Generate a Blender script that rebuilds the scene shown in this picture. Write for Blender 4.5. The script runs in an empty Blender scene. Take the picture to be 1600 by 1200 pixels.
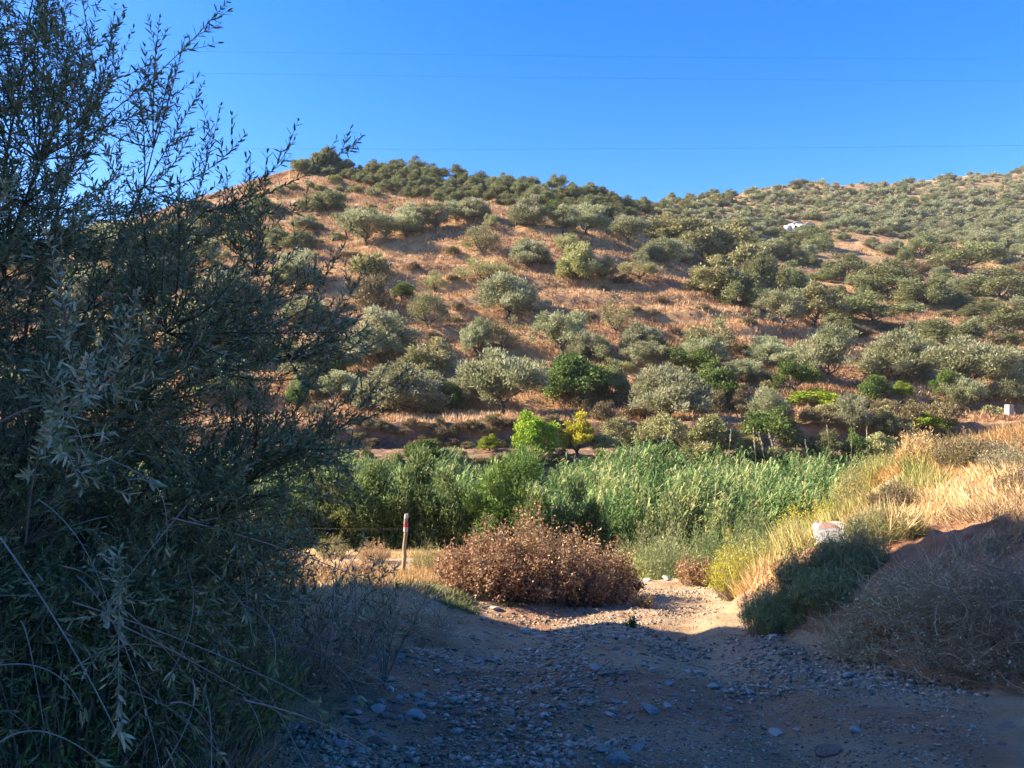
import bpy, math, random
import numpy as np
from mathutils import Vector

# ------------------------------------------------------------------ camera, sky, sun
scene = bpy.context.scene
col = scene.collection
EYE = 1.6                      # eye height over the track under the camera
F = 1200.0                     # focal length in photo pixels (photo is 1600 wide)
cam_d = bpy.data.cameras.new('camera')
cam = bpy.data.objects.new('camera', cam_d); col.objects.link(cam)
cam.location = (0, 0, EYE); cam.rotation_euler = (math.radians(90), 0, 0)
cam_d.sensor_width = 36; cam_d.lens = 36 * F / 1600
cam_d.clip_start = 0.05; cam_d.clip_end = 6000
scene.camera = cam

SUN_DIR = Vector((-0.85, 0.09, 0.54)).normalized()      # towards the sun
world = bpy.data.worlds.new('World'); scene.world = world; world.use_nodes = True
wn = world.node_tree; wn.nodes.clear()
sky = wn.nodes.new('ShaderNodeTexSky'); sky.sky_type = 'NISHITA'; sky.sun_disc = False
sky.sun_elevation = math.asin(SUN_DIR.z)
sky.sun_rotation = math.atan2(SUN_DIR.x, SUN_DIR.y)
sky.air_density = 1.0; sky.dust_density = 1.2; sky.ozone_density = 6.0; sky.altitude = 300
bg = wn.nodes.new('ShaderNodeBackground'); bg.inputs['Strength'].default_value = 0.083
wo = wn.nodes.new('ShaderNodeOutputWorld')
hsv = wn.nodes.new('ShaderNodeHueSaturation'); hsv.inputs['Saturation'].default_value = 1.34; hsv.inputs['Hue'].default_value = .512
wn.links.new(sky.outputs[0], hsv.inputs['Color']); wn.links.new(hsv.outputs[0], bg.inputs[0]); wn.links.new(bg.outputs[0], wo.inputs[0])
sl = bpy.data.lights.new('sun', 'SUN'); sl.energy = 4.5; sl.angle = math.radians(0.5); sl.color = (1.0, 0.84, 0.66)
so = bpy.data.objects.new('sun', sl); col.objects.link(so)
so.rotation_euler = SUN_DIR.to_track_quat('Z', 'Y').to_euler()
scene.view_settings.view_transform = 'Standard'; scene.view_settings.look = 'None'
scene.view_settings.exposure = 2.05; scene.view_settings.gamma = 1
scene.cycles.max_bounces = 5; scene.cycles.diffuse_bounces = 3; scene.cycles.transmission_bounces = 3
scene.cycles.glossy_bounces = 1; scene.cycles.use_denoising = True

rng = np.random.default_rng(7)
random.seed(7)

# ------------------------------------------------------------------ noise
def _hash(ix, iy, seed):
    n = (ix.astype(np.int64) * 374761393 + iy.astype(np.int64) * 668265263 + seed * 1274126177) & 0xffffffff
    n = ((n ^ (n >> 13)) * 1274126177) & 0xffffffff
    return ((n ^ (n >> 16)) & 0xffffff) / float(0xffffff)
def vnoise(x, y, seed=0):
    x = np.asarray(x, float); y = np.asarray(y, float)
    ix = np.floor(x); iy = np.floor(y); fx = x - ix; fy = y - iy
    fx = fx*fx*(3-2*fx); fy = fy*fy*(3-2*fy)
    a = _hash(ix, iy, seed); b = _hash(ix+1, iy, seed); c = _hash(ix, iy+1, seed); d = _hash(ix+1, iy+1, seed)
    return (a*(1-fx)+b*fx)*(1-fy) + (c*(1-fx)+d*fx)*fy - 0.5
def fbm(x, y, seed=0, oct=4):
    s = 0; a = 1.0
    for i in range(oct):
        s = s + a*vnoise(x*(2**i)+17.3*i, y*(2**i)-9.1*i, seed+i); a *= .5
    return s
def sst(a, b, x):
    t = np.clip((np.asarray(x, float)-a)/(b-a), 0, 1); return t*t*(3-2*t)

# ------------------------------------------------------------------ terrain height
# profiles of the valley along bearings from the track: (distance, image row of the ground)
BED = [(1, None, -7.5), (36, None, -7.5), (59.5, None, -7.5), (60.6, 718), (70, 702), (71.1, 694), (71.4, 661), (80, 653.5)]
COLS = {
 -900: BED+[(98, 600), (130, 520), (170, 470), (230, 440), (300, 480), (900, 560)],
    0: BED+[(98, 575), (123, 480), (150, 420), (180, 398), (230, 420), (320, 480), (900, 560)],
  200: BED+[(98, 568), (123, 460), (150, 395), (190, 345), (230, 372), (320, 450), (900, 560)],
  320: BED+[(98, 565), (123, 450), (150, 378), (192, 312), (230, 345), (320, 430), (900, 560)],
  420: BED+[(98, 562), (123, 445), (150, 370), (200, 274), (240, 310), (320, 410), (900, 560)],
  500: BED+[(98, 560), (123, 440), (150, 365), (172, 318), (203, 261), (240, 300), (320, 400), (900, 560)],
  600: BED+[(98, 560), (123, 440), (146, 368), (172, 322), (205, 272), (240, 300), (320, 400), (900, 560)],
  700: BED+[(98, 560), (123, 440), (150, 345), (172, 320), (205, 284), (240, 310), (320, 400), (900, 560)],
  780: BED+[(98, 560), (123, 440), (152, 326), (164, 326), (205, 287), (240, 310), (320, 400), (900, 560)],
  870: BED+[(98, 560), (123, 440), (146, 350), (162, 340), (205, 292), (240, 310), (320, 390), (900, 560)],
  950: BED+[(98, 560), (123, 445), (138, 390), (160, 372), (205, 308), (240, 322), (320, 370), (900, 560)],
 1030: BED+[(98, 560), (122, 450), (130, 425), (160, 410), (205, 345), (260, 320), (380, 311), (600, 420), (900, 560)],
 1120: BED+[(98, 558), (116, 478), (122, 462), (160, 445), (210, 395), (300, 325), (420, 300), (650, 400), (900, 560)],
 1220: BED+[(98, 560), (112, 510), (118, 498), (150, 490), (200, 430), (285, 360), (330, 340), (440, 285), (650, 400), (900, 560)],
 1330: BED+[(98, 566), (112, 528), (150, 500), (200, 440), (250, 392), (300, 362), (440, 283), (650, 400), (900, 560)],
 1400: BED+[(98, 570), (112, 535), (150, 500), (200, 440), (250, 400), (300, 372), (430, 295), (480, 290), (650, 400), (900, 560)],
 1490: BED+[(98, 572), (112, 538), (150, 502), (200, 442), (250, 402), (310, 368), (500, 270), (650, 380), (900, 560)],
 1600: BED+[(98, 574), (112, 540), (150, 505), (200, 445), (260, 400), (320, 362), (560, 258), (700, 300), (900, 560)],
 1900: BED+[(98, 574), (112, 540), (150, 505), (200, 445), (260, 390), (320, 350), (560, 225), (700, 260), (900, 560)],
 2600: BED+[(98, 574), (112, 540), (150, 505), (200, 445), (260, 400), (320, 380), (560, 320), (900, 560)],
}
_Y = np.concatenate([np.linspace(1, 58, 120), np.linspace(58.1, 76, 180), np.linspace(76.2, 100, 100), np.linspace(100.5, 900, 700)])
_P = np.arange(-900, 2601, 20.0)
_keys = sorted(COLS)
_prof = []
for k in _keys:
    ys = [c[0] for c in COLS[k]]; zs = [c[2] if c[1] is None else EYE-(c[1]-600)/F*c[0] for c in COLS[k]]
    _prof.append(np.interp(_Y, ys, zs))
_prof = np.array(_prof)
_T = np.array([np.interp(_P, _keys, _prof[:, j]) for j in range(len(_Y))])      # [Y, P]
_ker = np.exp(-0.5*(np.arange(-5, 6)/1.6)**2); _ker /= _ker.sum()
_Tp = np.pad(_T, ((0, 0), (5, 5)), mode='edge')
_T = sum(_ker[i]*_Tp[:, i:i+len(_P)] for i in range(11))
def far_z(x, y):
    yy = np.clip(y, 1, 899.0)
    p = np.clip(800+F*x/np.maximum(yy, 1), -900, 2599.0)
    fi = np.interp(yy, _Y, np.arange(len(_Y))); i = np.clip(fi.astype(int), 0, len(_Y)-2); fy = fi-i
    fj = (p+900)/20; j = np.clip(fj.astype(int), 0, len(_P)-2); fx = fj-j
    return (_T[i, j]*(1-fx)+_T[i, j+1]*fx)*(1-fy) + (_T[i+1, j]*(1-fx)+_T[i+1, j+1]*fx)*fy

TR_Y = [-60, 0, 3.3, 5, 7, 9, 11, 13, 15, 20, 26, 32, 36, 60]
TR_R = [4, 0, -.10, -.45, -.85, -1.25, -1.62, -1.95, -2.2, -4.0, -5.8, -7.0, -7.5, -7.5]
TR_L = [4, 0, -.10, -.42, -.80, -1.2, -1.55, -1.9, -2.2, -2.85, -4.2, -6.6, -7.5, -7.5]
def foot(y):      # where the right-hand bank starts
    return np.interp(y, [-30, 0, 3, 5.5, 7, 9, 11, 13, 16, 20, 30], [8, 6.5, 4.6, 3.45, 2.95, 2.85, 3.1, 3.85, 4.9, 6.4, 11]) + .25*vnoise(y*.9, y*0, 5)
def track_mask(x, y):
    left = np.interp(y, [-30, 0, 3, 6, 9, 12, 15, 20], [-3, -2.2, -1.3, -1.0, -.6, .3, 1.1, 2.2])
    return sst(-.25, .25, x-left)*sst(-.2, .2, foot(y)-x)*sst(24, 17, y)
def near_z(x, y):
    z = np.interp(y, TR_Y, TR_L)*(1-sst(-.5, 2.0, x)) + np.interp(y, TR_Y, TR_R)*sst(-.5, 2.0, x)
    d = x-foot(y)
    p9 = np.interp(d, [0, .35, .7, 1.6, 3, 5, 9, 20], [0, .28, .52, 1.0, 1.35, 1.75, 2.4, 3.5])
    p16 = np.interp(d, [0, .8, 1.9, 2.5, 3.5, 4.8, 6.2, 10, 20], [0, .35, 1.15, 1.7, 2.2, 2.6, 3.0, 3.8, 5.5])
    t = sst(9.5, 15, y)
    z = z + (p9*(1-t)+p16*t)*sst(34, 18, y)*sst(-14, 0, y)
    # low verge on the left of the track, with a rut beside it
    left = np.interp(y, [-30, 0, 3, 6, 9, 12, 15, 20], [-3, -2.2, -1.3, -1.0, -.6, .3, 1.1, 2.2])
    z = z + .30*sst(.1, -1.1, x-left)*sst(16, 10, y)
    z = z - .10*np.exp(-((x-left-.7)/.35)**2)*sst(14, 9, y) - .06*np.exp(-((x-left-2.5)/.4)**2)*sst(14, 9, y)
    r = sst(30, 14, y)
    for off in (1.15, 2.75):
        z = z - .055*np.exp(-((x-left-off-.12*vnoise(y*.6, y*0, 12))/.24)**2)*sst(14, 9, y)
    z = z + r*(.10*fbm(x*.7, y*.7, 3, 4) + .05*fbm(x*5, y*5, 9, 3)*(1-.3*track_mask(x, y)))
    z = z + r*.10*np.abs(fbm(x*2.2, y*2.2, 31, 3))*sst(0, .6, d)*2
    return z
def H(x, y):
    x = np.asarray(x, float); y = np.asarray(y, float)
    yw = y + sst(30, 60, y)*(2.2*fbm(x/13., y/40., 41, 3)*sst(120, 80, y) + .35*vnoise(x/2.1, y/9., 42)*sst(84, 76, y)) - sst(30, 60, y)*sst(84, 78, y)*1.4*fbm(x/13., y/40., 41, 3)
    zf = far_z(x, yw)
    rough = sst(60, 100, y)
    # cultivation terraces on the lower slope
    step = 3.1
    q = zf/step + .35*fbm(x/22., y/60., 51, 2)
    fr = q-np.floor(q)
    terr = (np.where(fr < .78, fr*.28, .2184+(fr-.78)*3.553)-fr)*step
    tm = sst(80, 86, y)*sst(175, 120, y)*np.clip(.85+1.2*fbm(x/16., y/16., 52, 2), 0, 1)
    zf = zf + terr*tm
    zf = zf + rough*(1.1*fbm(x/9., y/9., 61, 4) + .25*fbm(x/1.3, y/1.3, 62, 2))
    zf = zf + sst(140, 260, y)*3.0*fbm(x/32., y/32., 63, 3)*sst(900, 600, y)
    zf = zf + sst(34, 38, y)*.25*fbm(x/2, y/2, 64, 3) + sst(58, 60, y)*sst(95, 80, y)*.22*fbm(x/.9, y/.5, 65, 3)
    w = sst(30, 37, y)
    return near_z(x, y)*(1-w) + zf*w

_RY = np.concatenate([np.linspace(2, 30, 300), np.linspace(30.1, 120, 500), np.linspace(120.2, 620, 900)])
def hit(px, py, ymin=2.0):
    """where the sight line through a photo point first meets the ground"""
    ys = _RY[_RY >= ymin]
    xs = (px-800)/F*ys
    g = 600-(H(xs, ys)-EYE)/ys*F
    k = np.argmax(g <= py) if (g <= py).any() else len(ys)-1
    y = ys[k]; x = (px-800)/F*y
    return float(x), float(y), float(H(np.array([x]), np.array([y]))[0])
def gz(x, y): return float(H(np.array([float(x)]), np.array([float(y)]))[0])
def at(px, py, y): return np.array([(px-800)/F*y, y, EYE-(py-600)/F*y])

# ------------------------------------------------------------------ materials
MATS = {}
def ramp(nt, stops):
    r = nt.nodes.new('ShaderNodeValToRGB')
    while len(r.color_ramp.elements) < len(stops): r.color_ramp.elements.new(.5)
    for e, (p, c) in zip(r.color_ramp.elements, stops):
        e.position = p; e.color = (*c, 1)
    return r
def leaf_mat(name, cols, transl=.25, rough=.6, spec=.25):
    m = bpy.data.materials.new(name); m.use_nodes = True; nt = m.node_tree; nt.nodes.clear(); L = nt.links.new
    a = nt.nodes.new('ShaderNodeAttribute'); a.attribute_name = 'r'
    oi = nt.nodes.new('ShaderNodeObjectInfo')
    n = len(cols); r = ramp(nt, [(i/(n-1), c) for i, c in enumerate(cols)])
    L(a.outputs['Fac'], r.inputs[0])
    hs = nt.nodes.new('ShaderNodeHueSaturation')
    mr = nt.nodes.new('ShaderNodeMapRange'); mr.inputs['To Min'].default_value = .82; mr.inputs['To Max'].default_value = 1.22
    L(oi.outputs['Random'], mr.inputs[0]); L(mr.outputs[0], hs.inputs['Value'])
    mr2 = nt.nodes.new('ShaderNodeMapRange'); mr2.inputs['To Min'].default_value = .485; mr2.inputs['To Max'].default_value = .515
    L(oi.outputs['Random'], mr2.inputs[0]); L(mr2.outputs[0], hs.inputs['Hue'])
    L(r.outputs[0], hs.inputs['Color'])
    p = nt.nodes.new('ShaderNodeBsdfPrincipled'); p.inputs['Roughness'].default_value = rough
    p.inputs['Specular IOR Level'].default_value = spec
    t = nt.nodes.new('ShaderNodeBsdfTranslucent'); mx = nt.nodes.new('ShaderNodeMixShader'); mx.inputs[0].default_value = transl
    L(hs.outputs[0], p.inputs['Base Color']); L(hs.outputs[0], t.inputs[0])
    L(p.outputs[0], mx.inputs[1]); L(t.outputs[0], mx.inputs[2])
    o = nt.nodes.new('ShaderNodeOutputMaterial'); L(mx.outputs[0], o.inputs[0])
    MATS[name] = m; return m
def noise_mat(name, stops, scale=3, detail=8, rough=.9, bump=.3, bscale=20, dist=.05, spec=.2, extra=None):
    m = bpy.data.materials.new(name); m.use_nodes = True; nt = m.node_tree; L = nt.links.new
    p = nt.nodes['Principled BSDF']; p.inputs['Roughness'].default_value = rough; p.inputs['Specular IOR Level'].default_value = spec
    g = nt.nodes.new('ShaderNodeNewGeometry' if extra == 'world' else 'ShaderNodeTexCoord')
    src = g.outputs['Position'] if extra == 'world' else g.outputs['Object']
    n = nt.nodes.new('ShaderNodeTexNoise'); n.inputs['Scale'].default_value = scale; n.inputs['Detail'].default_value = detail
    n.inputs['Roughness'].default_value = .65
    L(src, n.inputs['Vector']); r = ramp(nt, stops); L(n.outputs[0], r.inputs[0]); L(r.outputs[0], p.inputs['Base Color'])
    if bump:
        n2 = nt.nodes.new('ShaderNodeTexNoise'); n2.inputs['Scale'].default_value = bscale; n2.inputs['Detail'].default_value = 6
        L(src, n2.inputs['Vector']); b = nt.nodes.new('ShaderNodeBump'); b.inputs['Strength'].default_value = bump
        b.inputs['Distance'].default_value = dist; L(n2.outputs[0], b.inputs['Height']); L(b.outputs[0], p.inputs['Normal'])
    MATS[name] = m; return m

leaf_mat('olive_leaf', [(.13, .145, .06), (.26, .275, .135), (.38, .385, .215), (.50, .50, .33)], .45, .55, .3)
leaf_mat('olive_pale', [(.17, .17, .06), (.31, .295, .12), (.42, .39, .2)], .3)
leaf_mat('oak_leaf', [(.095, .11, .04), (.20, .215, .085), (.34, .345, .165)], .38)
leaf_mat('green_leaf', [(.06, .10, .022), (.12, .17, .035), (.20, .25, .055)], .3)
leaf_mat('lime_leaf', [(.14, .22, .02), (.26, .34, .03), (.42, .44, .05)], .35)
leaf_mat('yellow_leaf', [(.30, .32, .03), (.50, .45, .04), (.62, .50, .07)], .35)
leaf_mat('scrub_leaf', [(.13, .11, .05), (.20, .16, .075), (.27, .22, .11)], .2)
leaf_mat('dead_leaf', [(.14, .08, .035), (.30, .17, .075), (.46, .30, .14), (.62, .48, .28)], .3)
leaf_mat('reed_leaf', [(.045, .075, .022), (.10, .165, .05), (.17, .245, .075), (.26, .32, .11), (.42, .36, .17)], .35, .7, .15)
leaf_mat('bamboo_leaf', [(.07, .13, .03), (.15, .24, .05), (.28, .36, .09)], .3)
leaf_mat('riverside_leaf', [(.05, .08, .025), (.13, .18, .055), (.27, .32, .11)], .35)
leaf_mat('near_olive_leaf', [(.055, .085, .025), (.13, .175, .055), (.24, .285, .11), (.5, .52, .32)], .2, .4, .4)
leaf_mat('broom_leaf', [(.14, .19, .06), (.26, .30, .11), (.48, .44, .22)], .3)
leaf_mat('straw', [(.30, .17, .07), (.46, .28, .12), (.60, .42, .20), (.70, .55, .32)], .25)
leaf_mat('hill_straw', [(.17, .095, .05), (.38, .23, .105), (.54, .345, .165), (.65, .49, .28)], .3)
leaf_mat('green_straw', [(.16, .19, .05), (.30, .32, .09), (.45, .42, .14), (.60, .50, .22)], .25)
leaf_mat('dry_twig', [(.30, .20, .10), (.48, .35, .19), (.62, .49, .31)], .05)
leaf_mat('plume', [(.40, .33, .22), (.55, .46, .32)], .2)
noise_mat('bark', [(.3, (.045, .035, .028)), (.7, (.14, .115, .09))], 6, bump=.6, bscale=18, dist=.03)
noise_mat('pale_bark', [(.3, (.22, .19, .15)), (.7, (.42, .38, .31))], 6, bump=.4, bscale=18, dist=.02)
noise_mat('twig_bark', [(.3, (.16, .13, .10)), (.7, (.36, .31, .24))], 12, bump=.2, bscale=40, dist=.003)
noise_mat('post_wood', [(.3, (.24, .18, .11)), (.7, (.40, .32, .20))], 9, bump=.4, bscale=30, dist=.01)
noise_mat('white_paint', [(.3, (.40, .38, .34)), (.7, (.62, .60, .56))], 1.2, bump=.1)
noise_mat('red_tape', [(.3, (.45, .04, .04)), (.7, (.6, .08, .07))], 5, bump=.1, rough=.5)
noise_mat('white_tape', [(.3, (.35, .33, .30)), (.7, (.55, .53, .5))], 5, bump=.1, rough=.5)
noise_mat('wire', [(.3, (.10, .10, .10)), (.7, (.2, .2, .2))], 5, bump=0, rough=.5)
noise_mat('cable', [(.3, (.03, .035, .05)), (.7, (.05, .055, .07))], 5, bump=0, rough=.6)
noise_mat('roof_tile', [(.3, (.35, .28, .24)), (.7, (.5, .42, .36))], 2, bump=.2)
noise_mat('window_glass', [(.3, (.02, .025, .03)), (.7, (.05, .055, .06))], 2, bump=0, rough=.15, spec=.5)
noise_mat('concrete', [(.3, (.25, .22, .18)), (.5, (.46, .42, .36)), (.7, (.34, .30, .25))], 4, bump=.4, bscale=25, dist=.02)
noise_mat('stone_grey', [(.3, (.13, .125, .11)), (.5, (.25, .24, .21)), (.75, (.42, .40, .35))], 7, bump=.5, bscale=22, dist=.02)
noise_mat('stone_red', [(.3, (.16, .095, .065)), (.5, (.28, .18, .125)), (.75, (.40, .29, .22))], 7, bump=.5, bscale=22, dist=.02)
noise_mat('stone_pale', [(.3, (.22, .20, .17)), (.5, (.36, .33, .28)), (.75, (.5, .46, .40))], 7, bump=.4, bscale=22, dist=.02)

def ground_mat(name, kind):
    m = bpy.data.materials.new(name); m.use_nodes = True; nt = m.node_tree; L = nt.links.new
    p = nt.nodes['Principled BSDF']; p.inputs['Roughness'].default_value = .95; p.inputs['Specular IOR Level'].default_value = .12
    g = nt.nodes.new('ShaderNodeNewGeometry')
    def noise(s, d=8, r=.6):
        n = nt.nodes.new('ShaderNodeTexNoise'); n.inputs['Scale'].default_value = s; n.inputs['Detail'].default_value = d
        n.inputs['Roughness'].default_value = r; L(g.outputs['Position'], n.inputs['Vector']); return n.outputs[0]
    def mix(fac, a, b):
        x = nt.nodes.new('ShaderNodeMix'); x.data_type = 'RGBA'; L(fac, x.inputs[0]); L(a, x.inputs[6]); L(b, x.inputs[7]); return x.outputs[2]
    def rp(src, stops): r = ramp(nt, stops); L(src, r.inputs[0]); return r.outputs[0]
    def bump(h, strength, dist, prev=None):
        b = nt.nodes.new('ShaderNodeBump'); b.inputs['Strength'].default_value = strength; b.inputs['Distance'].default_value = dist
        L(h, b.inputs['Height'])
        if prev is not None: L(prev, b.inputs['Normal'])
        return b.outputs[0]
    if kind == 'hill':
        straw = rp(noise(.55, 10, .7), [(.30, (.18, .10, .055)), (.45, (.35, .205, .10)), (.58, (.46, .285, .14)), (.75, (.53, .38, .21))])
        soil = rp(noise(1.5, 8), [(.3, (.17, .09, .055)), (.7, (.30, .175, .11))])
        f = rp(noise(.10, 6, .65), [(.50, (0, 0, 0)), (.66, (1, 1, 1))])
        c = mix(f, straw, soil)
        gr = rp(noise(.9, 7), [(.3, (.11, .11, .045)), (.7, (.20, .18, .075))])
        a = nt.nodes.new('ShaderNodeAttribute'); a.attribute_name = 'green'
        c = mix(a.outputs['Fac'], c, gr)
        a2 = nt.nodes.new('ShaderNodeAttribute'); a2.attribute_name = 'plough_and_shade'
        c = mix(a2.outputs['Fac'], c, rp(noise(1.2, 8, .7), [(.3, (.11, .07, .045)), (.55, (.19, .125, .085)), (.75, (.30, .21, .15))]))
        L(c, p.inputs['Base Color'])
        n1 = bump(noise(2.2, 8, .75), .9, .35); L(n1, p.inputs['Normal'])
    else:
        soil = rp(noise(1.3, 10, .68), [(.28, (.23, .145, .075)), (.45, (.40, .27, .145)), (.6, (.45, .335, .205)), (.8, (.53, .43, .28))])
        red = rp(noise(5, 8), [(.3, (.24, .115, .06)), (.7, (.40, .22, .12))])
        a = nt.nodes.new('ShaderNodeAttribute'); a.attribute_name = 'red'
        c = mix(a.outputs['Fac'], soil, red)
        v = nt.nodes.new('ShaderNodeTexVoronoi'); v.inputs['Scale'].default_value = 26; L(g.outputs['Position'], v.inputs['Vector'])
        v.inputs['Randomness'].default_value = 1
        bw = nt.nodes.new('ShaderNodeSeparateColor'); L(v.outputs['Color'], bw.inputs[0])
        peb = rp(bw.outputs[0], [(.0, (.17, .15, .13)), (.5, (.30, .26, .22)), (.9, (.46, .42, .37))])
        pf = rp(bw.outputs[1], [(.80, (0, 0, 0)), (.9, (.45, .45, .45))])
        pf2 = rp(v.outputs['Distance'], [(.42, (1, 1, 1)), (.5, (0, 0, 0))])
        mm = nt.nodes.new('ShaderNodeMath'); mm.operation = 'MULTIPLY'; L(pf, mm.inputs[0]); L(pf2, mm.inputs[1])
        c = mix(mm.outputs[0], c, peb)
        L(c, p.inputs['Base Color'])
        inv = rp(v.outputs['Distance'], [(0, (1, 1, 1)), (.6, (0, 0, 0))])
        n1 = bump(inv, .7, .018); n1 = bump(noise(14, 8, .75), 1.0, .04, n1); n1 = bump(noise(55, 6, .75), .9, .012, n1); L(n1, p.inputs['Normal'])
    MATS[name] = m; return m
ground_mat('soil', 'near'); ground_mat('hill_ground', 'hill')

# ------------------------------------------------------------------ mesh helpers
def tag(o, label=None, cat=None, group=None, kind=None):
    if label: o['label'] = label
    if cat: o['category'] = cat
    if group: o['group'] = group
    if kind: o['kind'] = kind
    return o
def mesh_np(name, V, Fq, mat, r=None, smooth=False, attr='r'):
    """mesh data from vertex array and a (n,k) face array"""
    me = bpy.data.meshes.new(name); V = np.asarray(V, np.float32); Fq = np.asarray(Fq, np.int32)
    me.vertices.add(len(V)); me.vertices.foreach_set('co', V.ravel())
    k = Fq.shape[1]; me.loops.add(Fq.size); me.loops.foreach_set('vertex_index', Fq.ravel())
    me.polygons.add(len(Fq)); me.polygons.foreach_set('loop_start', np.arange(0, Fq.size, k, dtype=np.int32))
    me.polygons.foreach_set('loop_total', np.full(len(Fq), k, np.int32))
    me.update(calc_edges=True)
    if smooth: me.polygons.foreach_set('use_smooth', np.ones(len(Fq), bool))
    if r is not None:
        dom = 'FACE' if len(r) == len(Fq) else 'POINT'
        a = me.attributes.new(attr, 'FLOAT', dom); a.data.foreach_set('value', np.asarray(r, np.float32))
    if mat: me.materials.append(MATS[mat])
    return me
def link(name, me, parent=None, loc=None):
    o = bpy.data.objects.new(name, me); col.objects.link(o)
    if parent is not None: o.parent = parent
    if loc is not None: o.location = loc
    return o
def empty(name, loc, rz=0, sc=(1, 1, 1)):
    o = bpy.data.objects.new(name, None); col.objects.link(o); o.location = loc; o.rotation_euler = (0, 0, rz); o.scale = sc
    o.empty_display_size = .2; return o
class MB:
    """collects face soups: quads only"""
    def __init__(s): s.V = []; s.F = []; s.R = []; s.n = 0
    def add(s, V, Fq, r=None):
        V = np.asarray(V, float).reshape(-1, 3); Fq = np.asarray(Fq, int)
        s.V.append(V); s.F.append(Fq+s.n); s.n += len(V)
        s.R.append(np.full(len(Fq), .5) if r is None else np.broadcast_to(r, (len(Fq),)))
    def mesh(s, name, mat, smooth=False):
        return mesh_np(name, np.concatenate(s.V), np.concatenate(s.F), mat, np.concatenate(s.R), smooth)
def unit(a): return a/np.maximum(np.linalg.norm(a, axis=-1, keepdims=True), 1e-9)
def rdir(n, g=None): return unit((g or rng).normal(size=(n, 3)))
def leaves(mb, P, D, N, L, W, r, six=False):
    """leaf blades: P base, D direction, N rough normal, L length, W half-width"""
    n = len(P); D = unit(D); S = unit(np.cross(D, N)); Nn = np.cross(S, D)
    L = np.broadcast_to(L, (n,))[:, None]; W = np.broadcast_to(W, (n,))[:, None]
    if not six:
        V = np.stack([P, P+D*L*.45+S*W, P+D*L, P+D*L*.45-S*W], 1).reshape(-1, 3)
        mb.add(V, np.arange(4*n).reshape(-1, 4), r)
    else:
        V = np.stack([P, P+D*L*.28+S*W*.9+Nn*W*.35, P+D*L*.68+S*W*.8+Nn*W*.3, P+D*L,
                      P+D*L*.68-S*W*.8+Nn*W*.3, P+D*L*.28-S*W*.9+Nn*W*.35], 1).reshape(-1, 3)
        i = np.arange(n)[:, None]*6
        Fq = np.concatenate([i+np.array([0, 1, 2, 3]), i+np.array([0, 3, 4, 5])], 1).reshape(-1, 4)
        mb.add(V, Fq, np.repeat(np.broadcast_to(r, (n,)), 2))
def tubes(mb, Q, r0, r1, sides=3, r=.5):
    """Q (n,m,3) polylines; radii taper r0->r1 (arrays of n)"""
    Q = np.asarray(Q, float); n, m, _ = Q.shape
    T = unit(np.gradient(Q, axis=1)); ref = np.where(np.abs(T[..., 2:3]) > .9, np.array([1., 0, 0]), np.array([0, 0, 1.]))
    A = unit(np.cross(T, ref)); B = np.cross(T, A)
    t = np.linspace(0, 1, m)[None, :, None]
    rad = (np.broadcast_to(r0, (n,))[:, None, None]*(1-t)+np.broadcast_to(r1, (n,))[:, None, None]*t)
    ang = np.arange(sides)*2*np.pi/sides
    V = Q[:, :, None, :] + rad[..., None]*(np.cos(ang)[None, None, :, None]*A[:, :, None, :]+np.sin(ang)[None, None, :, None]*B[:, :, None, :])
    base = (np.arange(n)*m*sides)[:, None, None]+(np.arange(m-1)*sides)[None, :, None]
    k = np.arange(sides)[None, None, :]; k2 = (k+1) % sides
    Fq = np.stack([base+k, base+k2, base+k2+sides, base+k+sides], -1).reshape(-1, 4)
    mb.add(V.reshape(-1, 3), Fq, np.repeat(np.broadcast_to(r, (n,)), (m-1)*sides))
def bez(a, b, c, m):
    t = np.linspace(0, 1, m)[:, None]; a, b, c = map(np.asarray, (a, b, c))
    return (1-t)**2*a + 2*t*(1-t)*b + t*t*c

def box_mb(mb, lo, hi, bev=0):
    lo = np.array(lo, float); hi = np.array(hi, float)
    V = np.array([[x, y, z] for z in (lo[2], hi[2]) for y in (lo[1], hi[1]) for x in (lo[0], hi[0])])
    mb.add(V, [[0, 2, 3, 1], [4, 5, 7, 6], [0, 1, 5, 4], [2, 6, 7, 3], [0, 4, 6, 2], [1, 3, 7, 5]])

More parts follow.
